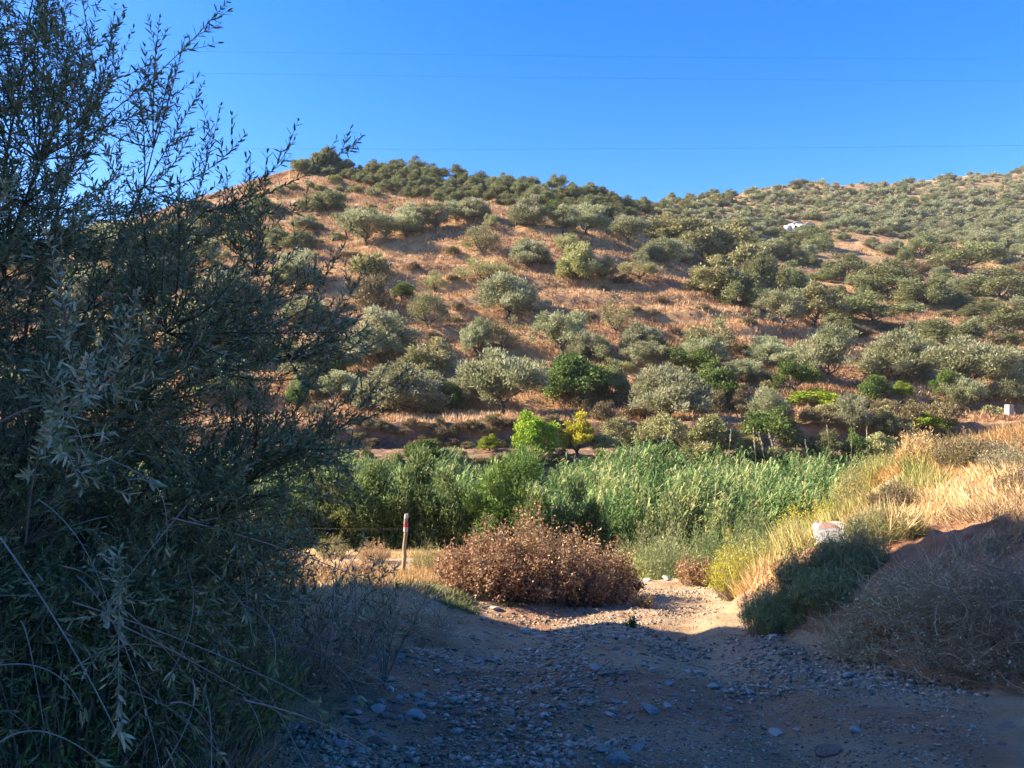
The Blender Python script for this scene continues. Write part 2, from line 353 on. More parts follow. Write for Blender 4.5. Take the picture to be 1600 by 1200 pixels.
# ------------------------------------------------------------------ terrain sheets
def build_terrain():
    us = np.concatenate([np.linspace(-2.6, -.72, 50)[:-1], np.linspace(-.72, .72, 760), np.linspace(.72, 2.6, 50)[1:]])
    ys = np.concatenate([np.linspace(-60, 0, 25)[:-1], np.linspace(0, 2.4, 20)[:-1], np.geomspace(2.4, 30, 330)[:-1],
                         np.linspace(30, 58, 50)[:-1], np.linspace(58, 80, 170)[:-1], np.geomspace(80, 210, 290)[:-1], np.geomspace(210, 620, 130)[:-1], np.geomspace(620, 3200, 14)])
    Yg, U = np.meshgrid(ys, us, indexing='ij')
    Xg = U*(np.maximum(Yg, 0)+12)
    # straight fan beyond the near ground
    Z = H(Xg, np.minimum(Yg, 890))
    Z = np.where(Yg > 900, -10, Z)
    ny, nx = Xg.shape
    V = np.stack([Xg, Yg, Z], -1).reshape(-1, 3)
    idx = np.arange(ny*nx).reshape(ny, nx)
    Fq = np.stack([idx[:-1, :-1], idx[:-1, 1:], idx[1:, 1:], idx[1:, :-1]], -1)
    cx = .5*(Xg[:-1, :-1]+Xg[1:, 1:]); cy = .5*(Yg[:-1, :-1]+Yg[1:, 1:])
    tm = track_mask(cx, cy)+.25*fbm(cx*1.5, cy*1.5, 77, 3) > .5
    far = cy > 33
    zone = np.where(far, 2, np.where(tm, 1, 0))
    d = Xg-foot(Yg)
    red = np.clip(sst(-.1, .5, d)*.9*sst(16, 10, Yg) + .8*sst(.0, .35, fbm(Xg*.5, Yg*.5, 81, 3)), 0, 1)
    px = 800+F*Xg/np.maximum(Yg, 5)
    green = np.clip(sst(33, 36, Yg)*sst(60, 58, Yg)*.8 + sst(150, 230, Yg)*(.12+.8*fbm(Xg/14., Yg/14., 83, 3)) + .25*sst(.1, .5, fbm(Xg/6., Yg/6., 84, 3)), 0, .85)
    for z, nm, mat, at_, arr in ((0, 'ground', 'soil', 'red', red), (1, 'dirt_track', 'soil', 'red', red), (2, 'hillside_terrain', 'hill_ground', 'green', green)):
        sel = Fq[zone == z]
        used, inv = np.unique(sel, return_inverse=True)
        me = mesh_np(nm, V[used], inv.reshape(-1, 4), mat, arr.ravel()[used], True, at_)
        if z == 2:
            so_ = np.clip(sst(60, 60.6, Yg)*sst(72.2, 71.6, Yg)*(.75+1.2*fbm(Xg/3, Yg/1.5, 88, 3)), 0, 1)  # tilled floor soil; on the riser the dark brown stands in for shade
            a_ = me.attributes.new('plough_and_shade', 'FLOAT', 'POINT'); a_.data.foreach_set('value', so_.ravel()[used].astype(np.float32))
        tag(link(nm, me), {'ground': 'bare reddish soil and rubble beside the track', 'dirt_track': 'stony dirt track in blue shade running down to the river bed',
                           'hillside_terrain': 'steep terraced slope under dry orange grass'}[nm], kind='structure')
build_terrain()

# unseen hill added out of frame on the left to shade the foreground
def build_shade_hill():
    xs = np.concatenate([np.linspace(-90, -32, 20), np.linspace(-31, -15.5, 60)]); ys = np.linspace(-60, 13.9, 170)
    Yg, Xg = np.meshgrid(ys, xs, indexing='ij')
    e = 11.8 + .9*fbm(Xg/3., Yg*0, 91, 3)
    top = 15.5+1.5*fbm(Xg/9., Yg/9., 92, 3)
    k = sst(-16, -18.7, Xg)*sst(e+.4, e-.7, Yg)
    Z = H(Xg, Yg)-1.5 + (top+1.5-H(Xg, Yg))*k + .5*fbm(Xg/1.5, Yg/1.5, 93, 3)*k
    ny, nx = Xg.shape; idx = np.arange(ny*nx).reshape(ny, nx)
    Fq = np.stack([idx[:-1, :-1], idx[:-1, 1:], idx[1:, 1:], idx[1:, :-1]], -1).reshape(-1, 4)
    me = mesh_np('shade_caster', np.stack([Xg, Yg, Z], -1).reshape(-1, 3), Fq, 'hill_ground', np.full(ny*nx, .3), True, 'green')
    tag(link('shade_caster', me), 'unseen steep hill added left of the track to shade the foreground', kind='structure')
build_shade_hill()

# ------------------------------------------------------------------ tree prototypes (mesh data at a real size)
def crown_data(name, mat, Wd, Ht, nl, n, L, W, base=.25, seed=0, up=.5, lobe=.34, ragged=.35, gap=.0, flat=.0, dome=.5):
    g = np.random.default_rng(seed); mb = MB()
    R = Wd/2; h0 = Ht*base
    # lobe centres through the crown volume
    th = g.uniform(0, 2*np.pi, nl)+np.arange(nl)*2.4; rr = np.sqrt(g.uniform(0.02, 1, nl)); 
    lr = R*lobe*g.uniform(.5, 1.4, nl)
    cx = np.cos(th)*rr*(R-lr*.8); cy = np.sin(th)*rr*(R-lr*.8)
    topz = h0+(Ht-h0)*(1-dome*rr**2)
    cz = h0+lr*.6+(topz-lr-h0)*g.uniform(0, 1, nl)**.75; cx = cx+g.normal(0, .07*R, nl); cz = cz*g.uniform(.88, 1.1, nl)
    C = np.stack([cx, cy, np.maximum(cz, lr*.7)], 1)
    wgt = lr**2; wgt = wgt/wgt.sum()
    j = g.choice(nl, n, p=wgt)
    d = rdir(n, g); d[:, 2] = d[:, 2]*.9+.12; d = unit(d)
    rad = lr[j]*np.clip(1-np.abs(g.normal(0, ragged, n)), .15, 1.2)
    # finer tufts on each lobe
    k = 14; tuft = rdir(nl*k, g).reshape(nl, k, 3); tj = g.integers(0, k, n)
    dd = unit(d*.55+tuft[j, tj]*.75)
    P = C[j]+dd*rad[:, None]*np.array([1, 1, .85]) + g.normal(0, .03*R, (n, 3))
    P[:, 2] = np.maximum(P[:, 2], .02)
    D = unit(dd*.7+np.array([0, 0, up])+rdir(n, g)*.75)
    N = unit(dd+rdir(n, g)*.8)
    r = np.clip(.42+g.normal(0, .2, n)+.25*(g.uniform(-1, 1, nl)[j]), 0, 1)
    leaves(mb, P, D, N, L*g.uniform(.6, 1.3, n), W*g.uniform(.7, 1.2, n), r)
    return mb.mesh(name, mat), C, h0
def trunk_data(name, C, h0, mat, r=.16, fork=3, seed=0, spread=.5, nb=8):
    g = np.random.default_rng(seed); mb = MB()
    sel = C[np.argsort(g.uniform(size=len(C)))[:nb]]
    base = np.array([0, 0, -.5]); k = np.array([g.normal(0, .12), g.normal(0, .12), max(h0*.9, .45)])
    forks = []
    for i in range(fork):
        a = 2*np.pi*i/fork+g.uniform(-.4, .4)
        f = k*(.8+.3*g.uniform())+np.array([math.cos(a), math.sin(a), 0])*spread*g.uniform(.6, 1.1)+np.array([0, 0, .35])
        Q = np.concatenate([bez(base, k*.6, k*.8, 3)[:-1], bez(k*.8, (k+f)/2+g.normal(0, .06, 3), f, 4)])
        tubes(mb, Q[None], r*.95, r*.5, 6); forks.append(f)
    for c in sel:
        f = forks[int(np.argmin([np.linalg.norm(c[:2]-q[:2]) for q in forks]))]
        mid = (f+c)/2+g.normal(0, .15, 3)-np.array([0, 0, .15])
        tubes(mb, bez(f, mid, c, 5)[None], r*.5, r*.12, 4)
    return mb.mesh(name, mat, True)

PROTO = {}
def proto(kind, mat, bark, Wd, Ht, nvar, **kw):
    tr = {k: kw.pop(k) for k in ('r', 'fork', 'spread', 'nb') if k in kw}
    lst = []
    for v in range(nvar):
        k2 = dict(kw)
        if kind in ('olive', 'olive_sparse', 'oak', 'green', 'grove'):
            k2['base'] = (kw['base'], .24, .12)[v % 3]; k2['n'] = int(kw['n']*(1, .72, .85)[v % 3]); k2['ragged'] = kw['ragged']*(1, 1.2, .9)[v % 3]
            k2['dome'] = (kw.get('dome', .5), .35, .75)[v % 3]; k2['nl'] = int(kw['nl']*(1, .7, .85)[v % 3])
        me, C, h0 = crown_data(kind+'_crown', mat, Wd, Ht, seed=hash_s(kind)+v, **k2)
        lst.append((me, trunk_data(kind+'_trunk', C, h0, bark, seed=v+50, **tr)))
    PROTO[kind] = (lst, Wd, Ht)
def hash_s(s): return sum(ord(c)*(i+1) for i, c in enumerate(s)) % 9973
proto('olive', 'olive_leaf', 'bark', 6.0, 5.0, 6, nl=46, n=17000, L=.30, W=.045, base=.05, up=.7, lobe=.25, ragged=.45, dome=.62)
proto('olive_sparse', 'olive_pale', 'bark', 5.5, 4.6, 4, nl=26, n=4600, L=.28, W=.045, base=.12, up=.5, lobe=.28, ragged=.5, dome=.5)
proto('olive_mid', 'olive_leaf', 'bark', 6.0, 4.6, 4, nl=28, n=5000, L=.42, W=.085, base=.0, up=.5, lobe=.28, ragged=.45)
proto('oak', 'oak_leaf', 'bark', 7.0, 5.5, 4, nl=42, n=12000, L=.30, W=.07, base=.0, up=.25, lobe=.24, ragged=.4, dome=.55)
proto('green', 'green_leaf', 'bark', 5.0, 4.6, 3, nl=26, n=11000, L=.22, W=.07, base=.08, up=.1, lobe=.30, ragged=.3)
proto('grove', 'olive_pale', 'bark', 6.0, 6.0, 3, nl=36, n=9000, L=.40, W=.08, base=.05, up=.4, lobe=.26, ragged=.4)
proto('lime', 'lime_leaf', 'bark', 4.0, 4.6, 2, nl=30, n=7000, L=.20, W=.07, base=.08, up=.2, lobe=.26, ragged=.45, dome=.6)
proto('yellow', 'yellow_leaf', 'bark', 3.0, 4.0, 2, nl=24, n=4200, L=.20, W=.07, base=.1, up=.2, lobe=.26, ragged=.5, dome=.5)
proto('fruit', 'olive_pale', 'pale_bark', 5.0, 4.0, 3, nl=26, n=3800, L=.22, W=.065, base=.42, up=.2, lobe=.24, ragged=.5, r=.12, spread=.9, nb=14)
proto('fruit_green', 'green_leaf', 'pale_bark', 5.0, 4.0, 2, nl=26, n=4200, L=.22, W=.07, base=.42, up=.2, lobe=.24, ragged=.5, r=.13, spread=.9, nb=14)
proto('scrub', 'scrub_leaf', 'bark', 4.0, 2.6, 4, nl=20, n=3000, L=.35, W=.05, base=.0, up=.7, lobe=.32, ragged=.5)
proto('bush', 'olive_pale', 'bark', 3.0, 1.8, 3, nl=14, n=1300, L=.32, W=.08, base=.0, up=.5, lobe=.36, ragged=.4)
proto('river', 'riverside_leaf', 'bark', 4.5, 4.0, 4, nl=34, n=13000, L=.26, W=.035, base=.0, up=.2, lobe=.26, ragged=.5)
proto('canopy', 'bamboo_leaf', 'bark', 5.5, 4.6, 2, nl=36, n=15000, L=.34, W=.03, base=.0, up=.3, lobe=.25, ragged=.55)

placed = []
vcount = {}
def plant(kind, px, py, w, h, name, label, cat='tree', group=None, ymin=34, parts=True, ground=None):
    x, y, z = ground or hit(px, py, ymin)
    lst, Wd, Ht = PROTO[kind]
    vcount[kind] = vcount.get(kind, -1)+1
    cm, tm = lst[vcount[kind] % len(lst)]
    sx = w/F*y/Wd*1.22; sz = h/F*y/Ht*1.14
    rz = random.uniform(0, 6.28)
    if parts:
        t = empty(name, (x, y, z-.05), rz, (sx, sx, sz)); link('trunk', tm, t); link('crown', cm, t)
    else:
        t = link(name, cm, None, (x, y, z-.1)); t.rotation_euler = (0, 0, rz); t.scale = (sx, sx, sz)
    tag(t, label, cat, group); placed.append((px, py, w, h, x, y))
    return t

# ------------------------------------------------------------------ hand-placed trees: kind, px, base row, width, height, label
G1 = 'olive trees on the near spur'
TREES = [
 ('olive', 636, 368, 62, 42, 'olive_tree', 'small olive with a leaning forked trunk at the top left of the spur', G1),
 ('olive', 680, 363, 52, 40, 'olive_tree', 'small olive on the spur top just right of the one with the leaning forked trunk', G1),
 ('olive', 712, 347, 44, 34, 'olive_tree', 'left one of the touching pair of olives left of the bare spur top', G1),
 ('olive', 740, 347, 48, 36, 'olive_tree', 'right one of the touching pair of olives left of the bare spur top', G1),
 ('olive', 572, 385, 84, 54, 'olive_tree', 'broad bushy olive with leaves to the ground, behind the tips of the near olive', G1),
 ('olive_sparse', 750, 402, 54, 46, 'almond_tree', 'thin yellow-green almond tree standing alone high on the grassy slope', 'thin almond trees on the spur'),
 ('olive_sparse', 768, 360, 22, 24, 'almond_tree', 'tiny thin almond sapling on the bare grassy spur top', 'thin almond trees on the spur'),
 ('olive_sparse', 758, 450, 78, 48, 'almond_tree', 'wide see-through almond just above the round grey-green olive mid slope', 'thin almond trees on the spur'),
 ('olive', 792, 500, 92, 70, 'olive_tree', 'round grey-green olive mid slope with a long shadow to its right', G1),
 ('olive', 822, 355, 56, 42, 'olive_tree', 'dense olive on the right end of the bare grassy spur top', G1),
 ('green', 872, 343, 46, 32, 'carob_tree', 'rounded green tree between two olives on the upper right spur edge', None),
 ('olive', 880, 366, 58, 38, 'olive_tree', 'left half of the wide olive clump on the upper right spur edge', G1),
 ('olive', 915, 366, 64, 46, 'olive_tree', 'right half of the wide olive clump on the upper right spur edge', G1),
 ('olive_sparse', 884, 398, 36, 30, 'almond_tree', 'small yellowish almond below the wide olive clump', 'thin almond trees on the spur'),
 ('olive', 828, 420, 56, 42, 'olive_tree', 'small olive mid slope above the yellow-green broad tree', G1),
 ('grove', 908, 440, 62, 54, 'almond_tree', 'large yellow-green almond with dark limbs mid slope', 'thin almond trees on the spur'),
 ('grove', 944, 446, 40, 34, 'almond_tree', 'low almond touching the right side of the large yellow-green almond', 'thin almond trees on the spur'),
 ('olive_sparse', 1000, 438, 58, 38, 'almond_tree', 'pale see-through almond at the right edge of the grassy spur', 'thin almond trees on the spur'),
 ('olive', 982, 384, 60, 42, 'olive_tree', 'olive with a visible trunk on the spur flank above the shaded gully', G1),
 ('olive', 1035, 414, 64, 42, 'olive_tree', 'olive standing on the right-hand spur flank with a dark trunk', G1),
 ('olive', 1066, 412, 44, 34, 'olive_tree', 'smaller olive joined to the right of the flank olive with a dark trunk', G1),
 ('olive', 878, 560, 86, 64, 'olive_tree', 'bright silver-green round olive in the middle of the lower slope', G1),
 ('olive', 922, 566, 62, 50, 'olive_tree', 'lower olive touching the right side of the bright silver-green one', G1),
 ('olive_sparse', 962, 528, 48, 52, 'almond_tree', 'pale upright almond behind the middle row of olives', 'thin almond trees on the spur'),
 ('olive', 1003, 560, 66, 54, 'olive_tree', 'open olive with two dark trunks in the middle row', G1),
 ('olive_sparse', 1103, 562, 82, 78, 'almond_tree', 'broad pale dusty almond above the glossy dark green carob', 'thin almond trees on the spur'),
 ('olive', 1103, 574, 66, 46, 'olive_tree', 'low olive filling the foot of the broad pale almond', G1),
 ('olive', 1195, 560, 62, 36, 'olive_tree', 'low round pale olive right of the broad pale almond', G1),
 ('olive', 600, 566, 116, 72, 'olive_tree', 'big olive half hidden behind the outer twigs of the near olive, two rows up', G1),
 ('olive_sparse', 668, 514, 58, 62, 'almond_tree', 'pale thin almond left of the round mid-slope olive, with a dark trunk', 'thin almond trees on the spur'),
 ('olive_sparse', 680, 458, 34, 32, 'almond_tree', 'small faded almond above the pale thin one at the left of the slope', 'thin almond trees on the spur'),
 ('olive', 748, 566, 46, 60, 'olive_tree', 'narrow olive, left one of a pair below the round mid-slope olive', G1),
 ('olive_sparse', 782, 562, 58, 62, 'olive_tree', 'broader olive, right one of a pair below the round mid-slope olive', G1),
 ('green', 627, 473, 42, 26, 'shrub', 'dark green bush in a shaded hollow on the left of the slope', None),
 ('scrub', 582, 486, 60, 48, 'shrub', 'grey leafless looking bush left of the dark hollow', None),
 ('bush', 575, 434, 66, 32, 'shrub', 'faded yellow-green bush below the broad bushy olive', None),
 ('oak', 510, 332, 64, 34, 'oak_tree', 'dark bushy oak on the left slope below the summit trees', None),
 ('oak', 394, 352, 40, 18, 'shrub', 'dark round bush on the bare left slope, seen through the near twigs', None),
 ('bush', 330, 350, 40, 16, 'shrub', 'pale low bush far left on the bare slope', None),
 ('olive', 475, 362, 34, 26, 'olive_tree', 'small grey olive on the left slope, left of the broad bushy olive', G1),
 ('olive', 625, 648, 128, 78, 'olive_tree', 'very wide olive spilling over the terrace edge at the left', G1),
 ('grove', 672, 602, 84, 66, 'mastic_tree', 'yellow-green feathery tree behind the very wide terrace olive', None),
 ('green', 703, 645, 56, 46, 'carob_tree', 'dark green small tree leaning on the right of the very wide terrace olive', None),
 ('olive', 787, 652, 118, 94, 'olive_tree', 'tall broad silver olive above the lime-yellow tree', G1),
 ('green', 906, 632, 92, 78, 'carob_tree', 'green bushy tree between the two tallest terrace olives', None),
 ('oak', 958, 628, 56, 54, 'carob_tree', 'dark shadowy tree right of the green bushy one', None),
 ('olive_sparse', 966, 586, 48, 32, 'almond_tree', 'small pale almond above the dark shadowy tree', 'thin almond trees on the spur'),
 ('olive', 1042, 656, 116, 86, 'olive_tree', 'large grey olive above the small pale-trunked fruit tree', G1),
 ('green', 1075, 600, 66, 50, 'carob_tree', 'glossy dark green carob crown, upper left one of two', None),
 ('green', 1112, 626, 70, 60, 'carob_tree', 'glossy dark green carob, lower right one of two, over deep shade', None),
 ('lime', 836, 712, 66, 80, 'pomegranate_tree', 'lime-yellow tree, the taller of two bright ones on the lower terrace', 'bright autumn trees on the lower terrace'),
 ('yellow', 904, 712, 48, 66, 'pomegranate_tree', 'golden yellow tree, the smaller of two bright ones on the lower terrace', 'bright autumn trees on the lower terrace'),
 ('lime', 764, 705, 32, 26, 'shrub', 'small light green bush left of the tall lime-yellow tree', None),
 ('green', 658, 724, 58, 36, 'shrub', 'rounded green bush at the edge of the lower terrace on the left', None),
 ('fruit', 965, 702, 52, 50, 'fruit_tree', 'dull green fruit tree right of the golden yellow one', 'fruit trees along the lower terrace'),
 ('fruit', 1034, 714, 68, 62, 'fruit_tree', 'small thin fruit tree with a pale forked trunk below the large grey olive', 'fruit trees along the lower terrace'),
 ('grove', 1112, 718, 78, 64, 'fruit_tree', 'dense round olive-green fruit tree on the lower terrace', 'fruit trees along the lower terrace'),
 ('fruit_green', 1208, 716, 84, 70, 'fruit_tree', 'spreading light green fruit tree with a pale crooked trunk', 'fruit trees along the lower terrace'),
 ('olive', 1200, 668, 66, 50, 'olive_tree', 'pale ragged olive behind the spreading light green fruit tree', G1),
 ('lime', 1268, 640, 82, 38, 'fig_tree', 'lime green fig bush with yellowing right side on the terrace bank', None),
 ('green', 1240, 618, 62, 48, 'fig_tree', 'mid green bush behind the lime green fig', None),
 ('olive', 1296, 604, 82, 84, 'olive_tree', 'grey olive standing right behind the lime green fig', G1),
 ('oak', 1288, 718, 54, 44, 'fruit_tree', 'dark leaved fruit tree right of the spreading light green one', 'fruit trees along the lower terrace'),
 ('green', 1338, 718, 38, 44, 'fruit_tree', 'small bright green fruit tree at the right end of the terrace row', 'fruit trees along the lower terrace'),
 ('olive', 1330, 684, 52, 62, 'olive_tree', 'slender grey olive behind the right end of the fruit trees', G1),
 ('green', 1366, 628, 46, 42, 'citrus_tree', 'dark green citrus tree on a terrace at the right', None),
 ('lime', 1410, 622, 30, 24, 'citrus_tree', 'small light green citrus right of the dark green one', None),
 ('green', 1476, 626, 42, 42, 'citrus_tree', 'light green young tree below the big olives at the right', None),
 ('olive', 1400, 598, 96, 76, 'olive_tree', 'large olive above the dark green citrus', G1),
 ('olive', 1515, 616, 112, 80, 'olive_tree', 'widest olive at the right, above the grassy bank', G1),
 ('olive', 1588, 600, 70, 56, 'olive_tree', 'olive cut by the right edge of the view', G1),
 ('olive', 1450, 575, 60, 40, 'olive_tree', 'olive between and above the two big right-hand olives', G1),
 ('lime', 1440, 682, 54, 36, 'shrub', 'yellow-green bush just beyond the crest of the right bank', None),
 ('olive', 1222, 512, 72, 52, 'olive_tree', 'pale olive, left one of a pair at the mouth of the gully', G1),
 ('grove', 1272, 518, 76, 62, 'olive_tree', 'taller olive, right one of a pair at the mouth of the gully', G1),
 ('grove', 1035, 384, 62, 48, 'eucalyptus_tree', 'tall yellowish tree, leftmost of the gully grove', 'tall pale trees in the gully'),
 ('grove', 1082, 405, 76, 60, 'eucalyptus_tree', 'tall pale tree, second from the left in the gully grove', 'tall pale trees in the gully'),
 ('grove', 1135, 425, 82, 66, 'eucalyptus_tree', 'tall pale tree in the middle of the gully grove', 'tall pale trees in the gully'),
 ('grove', 1112, 462, 80, 56, 'eucalyptus_tree', 'pale tree at the spur foot of the gully grove', 'tall pale trees in the gully'),
 ('grove', 1170, 452, 76, 64, 'eucalyptus_tree', 'pale tree at the right side of the gully grove', 'tall pale trees in the gully'),
 ('oak', 1155, 482, 80, 58, 'oak_tree', 'dark oak at the lower edge of the gully grove', 'dark oaks in and beside the gully'),
 ('oak', 1198, 486, 62, 84, 'oak_tree', 'tall dark oak at the right foot of the gully grove', 'dark oaks in and beside the gully'),
 ('oak', 1240, 475, 66, 58, 'oak_tree', 'dark oak right of the tall dark one, above the olive pair', 'dark oaks in and beside the gully'),
 ('oak', 1256, 384, 74, 30, 'oak_tree', 'dark oak clump right in front of the white house', 'dark oaks in and beside the gully'),
 ('oak', 1230, 408, 42, 34, 'oak_tree', 'dark oak below the white house', 'dark oaks in and beside the gully'),
 ('oak', 1366, 510, 130, 46, 'oak_tree', 'widest dark oak low on the right slope', 'dark oaks in and beside the gully'),
 ('oak', 1385, 462, 100, 48, 'oak_tree', 'broad dark oak in the middle of the right slope', 'dark oaks in and beside the gully'),
 ('oak', 1322, 440, 62, 42, 'oak_tree', 'dark oak left of the broad mid-slope one', 'dark oaks in and beside the gully'),
 ('oak', 1440, 478, 88, 44, 'oak_tree', 'dark oak right of and below the broad mid-slope one', 'dark oaks in and beside the gully'),
 ('oak', 1512, 428, 100, 42, 'oak_tree', 'broad dark oak below the bare patch at the right edge', 'dark oaks in and beside the gully'),
 ('oak', 1440, 404, 56, 36, 'oak_tree', 'oak under the end of the bare ochre terrace line', 'dark oaks in and beside the gully'),
 ('oak', 1560, 468, 86, 48, 'oak_tree', 'dark oak near the right edge halfway up', 'dark oaks in and beside the gully'),
 ('oak', 1482, 545, 96, 50, 'oak_tree', 'fresh green oak above the right-hand olives', 'dark oaks in and beside the gully'),
 ('oak', 1572, 530, 76, 46, 'oak_tree', 'oak at the right edge above the cut-off olive', 'dark oaks in and beside the gully'),
]
for k, px, py, w, h, nm, lab, grp in TREES:
    plant(k, px, py, w, h, nm, lab, 'shrub' if nm == 'shrub' else 'tree', grp)

# ------------------------------------------------------------------ scattered trees and bushes on the slopes
def scatter(n, poly, mind, tries=20):
    """random photo points inside a polygon, kept apart"""
    P = np.array(poly, float); lo = P.min(0); hi = P.max(0); out = []
    def inside(x, y):
        c = False
        for i in range(len(P)):
            x1, y1 = P[i]; x2, y2 = P[i-1]
            if (y1 > y) != (y2 > y) and x < (x2-x1)*(y-y1)/(y2-y1)+x1: c = not c
        return c
    t = 0
    while len(out) < n and t < n*tries:
        t += 1; x = random.uniform(lo[0], hi[0]); y = random.uniform(lo[1], hi[1])
        if inside(x, y) and all((x-a)**2+((y-b)*1.7)**2 > mind**2 for a, b in out): out.append((x, y))
    return out
def clear_of(px, py, f=.4):
    return all(not (abs(px-a) < w*f+4 and -h*.9 < py-b < 8) for a, b, w, h, _, _ in placed[:len(TREES)])

for (px, py) in scatter(40, [(940, 306), (1060, 316), (1140, 302), (1150, 316), (1060, 335), (960, 345)], 11, 60):
    plant('oak', px, py, random.uniform(14, 24), random.uniform(9, 15), 'oak_tree', 'small dark oak in the dip where the two ridges meet', 'tree', 'oaks in the dip of the skyline', 140, False)
CREST = [(455, 276), (500, 256), (560, 262), (640, 270), (760, 278), (880, 286), (960, 300), (1010, 312), (1000, 340), (960, 352), (900, 338), (850, 328), (780, 320), (700, 322), (640, 312), (590, 300), (540, 280)]
for (px, py) in scatter(190, CREST, 9, 60):
    s = random.choice((.8, .9, 1, 1.1, 1.35))*random.uniform(.85, 1.15)
    plant('oak', px, py, 28*s, 19*s*random.uniform(.8, 1.25), 'oak_tree', 'dark evergreen oak in the thicket along the crest of the spur', 'tree', 'oak thicket on the spur crest', 140, False)
for px, py, w, h, lab in ((508, 263, 44, 26, 'tall dark oak on the very summit of the spur'), (470, 268, 30, 16, 'small oak left of the summit oak on the skyline'),
                          (641, 275, 26, 22, 'bright rounded oak standing up from the skyline thicket, left of centre')):
    plant('oak', px, py, w, h, 'oak_tree', lab, 'tree', 'oak thicket on the spur crest', 150, False)
for (px, py) in scatter(60, [(250, 345), (330, 318), (420, 278), (560, 285), (620, 330), (560, 350), (500, 420), (330, 420)], 17, 60):
    plant('bush', px, py, random.uniform(14, 26), random.uniform(8, 13), 'shrub', 'small dull bush on the bare grass below the summit', 'shrub', 'bushes on the bare upper slope', 120, False)

EDGE_FAR = [(1000, 318), (1060, 312), (1150, 298), (1250, 284), (1340, 284), (1400, 294), (1450, 280), (1500, 270), (1560, 276), (1600, 262), (1612, 300),
            (1612, 395), (1500, 385), (1400, 372), (1300, 362), (1200, 372), (1130, 385), (1060, 350)]
pts = scatter(620, EDGE_FAR, 8.5, 40)
pts.sort(key=lambda p: -p[1])
far_rest = []
for i, (px, py) in enumerate(pts):
    s = np.interp(py, [280, 390], [.62, 1.1])*random.choice((.6, .85, 1, 1.35))*random.uniform(.85, 1.15)
    if abs(px-1250) < 34 and 345 < py < 372: continue
    if i < 170:
        plant('olive_mid', px, py, 21*s, 13*s, 'olive_tree', 'small round grey-green olive among many on the far right slope', 'tree', 'olive grove on the far right slope', 150, False)
    else:
        far_rest.append((px, py, s))
for (px, py) in scatter(60, [(1000, 330), (1100, 300), (1250, 284), (1400, 292), (1500, 268), (1610, 264), (1610, 400), (1000, 400)], 26, 60):
    if clear_of(px, py):
        plant('oak', px, py, random.uniform(16, 30), random.uniform(10, 16), 'oak_tree', 'dark oak standing out between the pale olives of the far right slope', 'tree', 'dark oaks between the far olives', 160, False)
# the farthest olives, past counting, as one grove
mb = MB(); cm = PROTO['olive_mid'][0]
src = []
for me, _ in cm:
    V = np.empty(len(me.vertices)*3, np.float32); me.vertices.foreach_get('co', V)
    R = np.empty(len(me.polygons), np.float32); me.attributes['r'].data.foreach_get('value', R)
    src.append((V.reshape(-1, 4, 3)[::4], R[::4]))
for px, py, s in far_rest:
    x, y, z = hit(px, py, 180); V, R = src[random.randrange(4)]
    k = 21*s/F*y/6.0; a = random.uniform(0, 6.28); c, sn = math.cos(a), math.sin(a)
    q = V.reshape(-1, 3)*np.array([1, 1, .75])
    ctr = V.mean(1)*np.array([1, 1, .75]); q = (np.repeat(ctr, 4, 0)+(q-np.repeat(ctr, 4, 0))*1.7)*k
    Vr = np.stack([q[:, 0]*c-q[:, 1]*sn, q[:, 0]*sn+q[:, 1]*c, q[:, 2]], 1)+np.array([x, y, z-.1])
    mb.add(Vr, np.arange(len(Vr)).reshape(-1, 4), R)
tag(link('olive_grove', mb.mesh('olive_grove', 'olive_leaf')), 'distant olive grove covering the upper far slope', 'trees', None, 'stuff')

RIGHT = [(1040, 400), (1130, 392), (1200, 385), (1300, 392), (1440, 398), (1612, 400), (1612, 575), (1500, 560), (1380, 545), (1260, 535), (1210, 500), (1120, 480)]
for i, (px, py) in enumerate(scatter(150, RIGHT, 17, 60)):
    if not clear_of(px, py, .25): continue
    if 1285 < px < 1350 and 380 < py < 418 and random.random() < .8: continue
    k = random.random()
    if k < .42:
        plant('oak', px, py, random.uniform(26, 50), random.uniform(17, 28), 'oak_tree', 'dark oak bush in the scrub of the lower right slope', 'tree', 'oak scrub on the lower right slope', 118, False)
    elif k < .7:
        plant('olive_mid', px, py, random.uniform(28, 46), random.uniform(18, 28), 'olive_tree', 'grey-green wild olive in the scrub of the lower right slope', 'tree', 'wild olives on the lower right slope', 118, False)
    else:
        plant('scrub', px, py, random.uniform(26, 46), random.uniform(12, 20), 'shrub', 'brownish bush in the scrub of the lower right slope', 'shrub', 'brown scrub on the lower right slope', 118, False)
for kind, nn, poly, md, wr, hr, lab in (
        ('olive', 20, [(-120, 470), (120, 400), (420, 390), (500, 500), (500, 650), (-120, 650)], 66, (52, 104), (38, 70), 'olive glimpsed through the twigs of the near olive'),
        ('grove', 12, [(-120, 450), (120, 390), (480, 380), (520, 640), (-120, 640)], 75, (50, 90), (34, 60), 'yellow-green almond glimpsed through the twigs of the near olive'),
        ('oak', 22, [(-200, 440), (100, 380), (260, 345), (420, 330), (480, 400), (-200, 470)], 30, (26, 50), (16, 30), 'dark oak bush on the slope behind the near olive'),
        ('green', 8, [(-120, 560), (540, 560), (540, 655), (-120, 655)], 60, (36, 60), (30, 46), 'fresh green tree on the terraces behind the near olive')):
    for px, py in scatter(nn, poly, md, 60):
        if clear_of(px, py, .6): plant(kind, px, py, random.uniform(*wr), random.uniform(*hr), 'olive_tree' if kind == 'olive' else 'almond_tree' if kind == 'grove' else 'oak_tree' if kind == 'oak' else 'fruit_tree', lab, 'tree', lab.split(' glimpsed')[0].split(' on the')[0]+' group behind the near olive', 72, False)
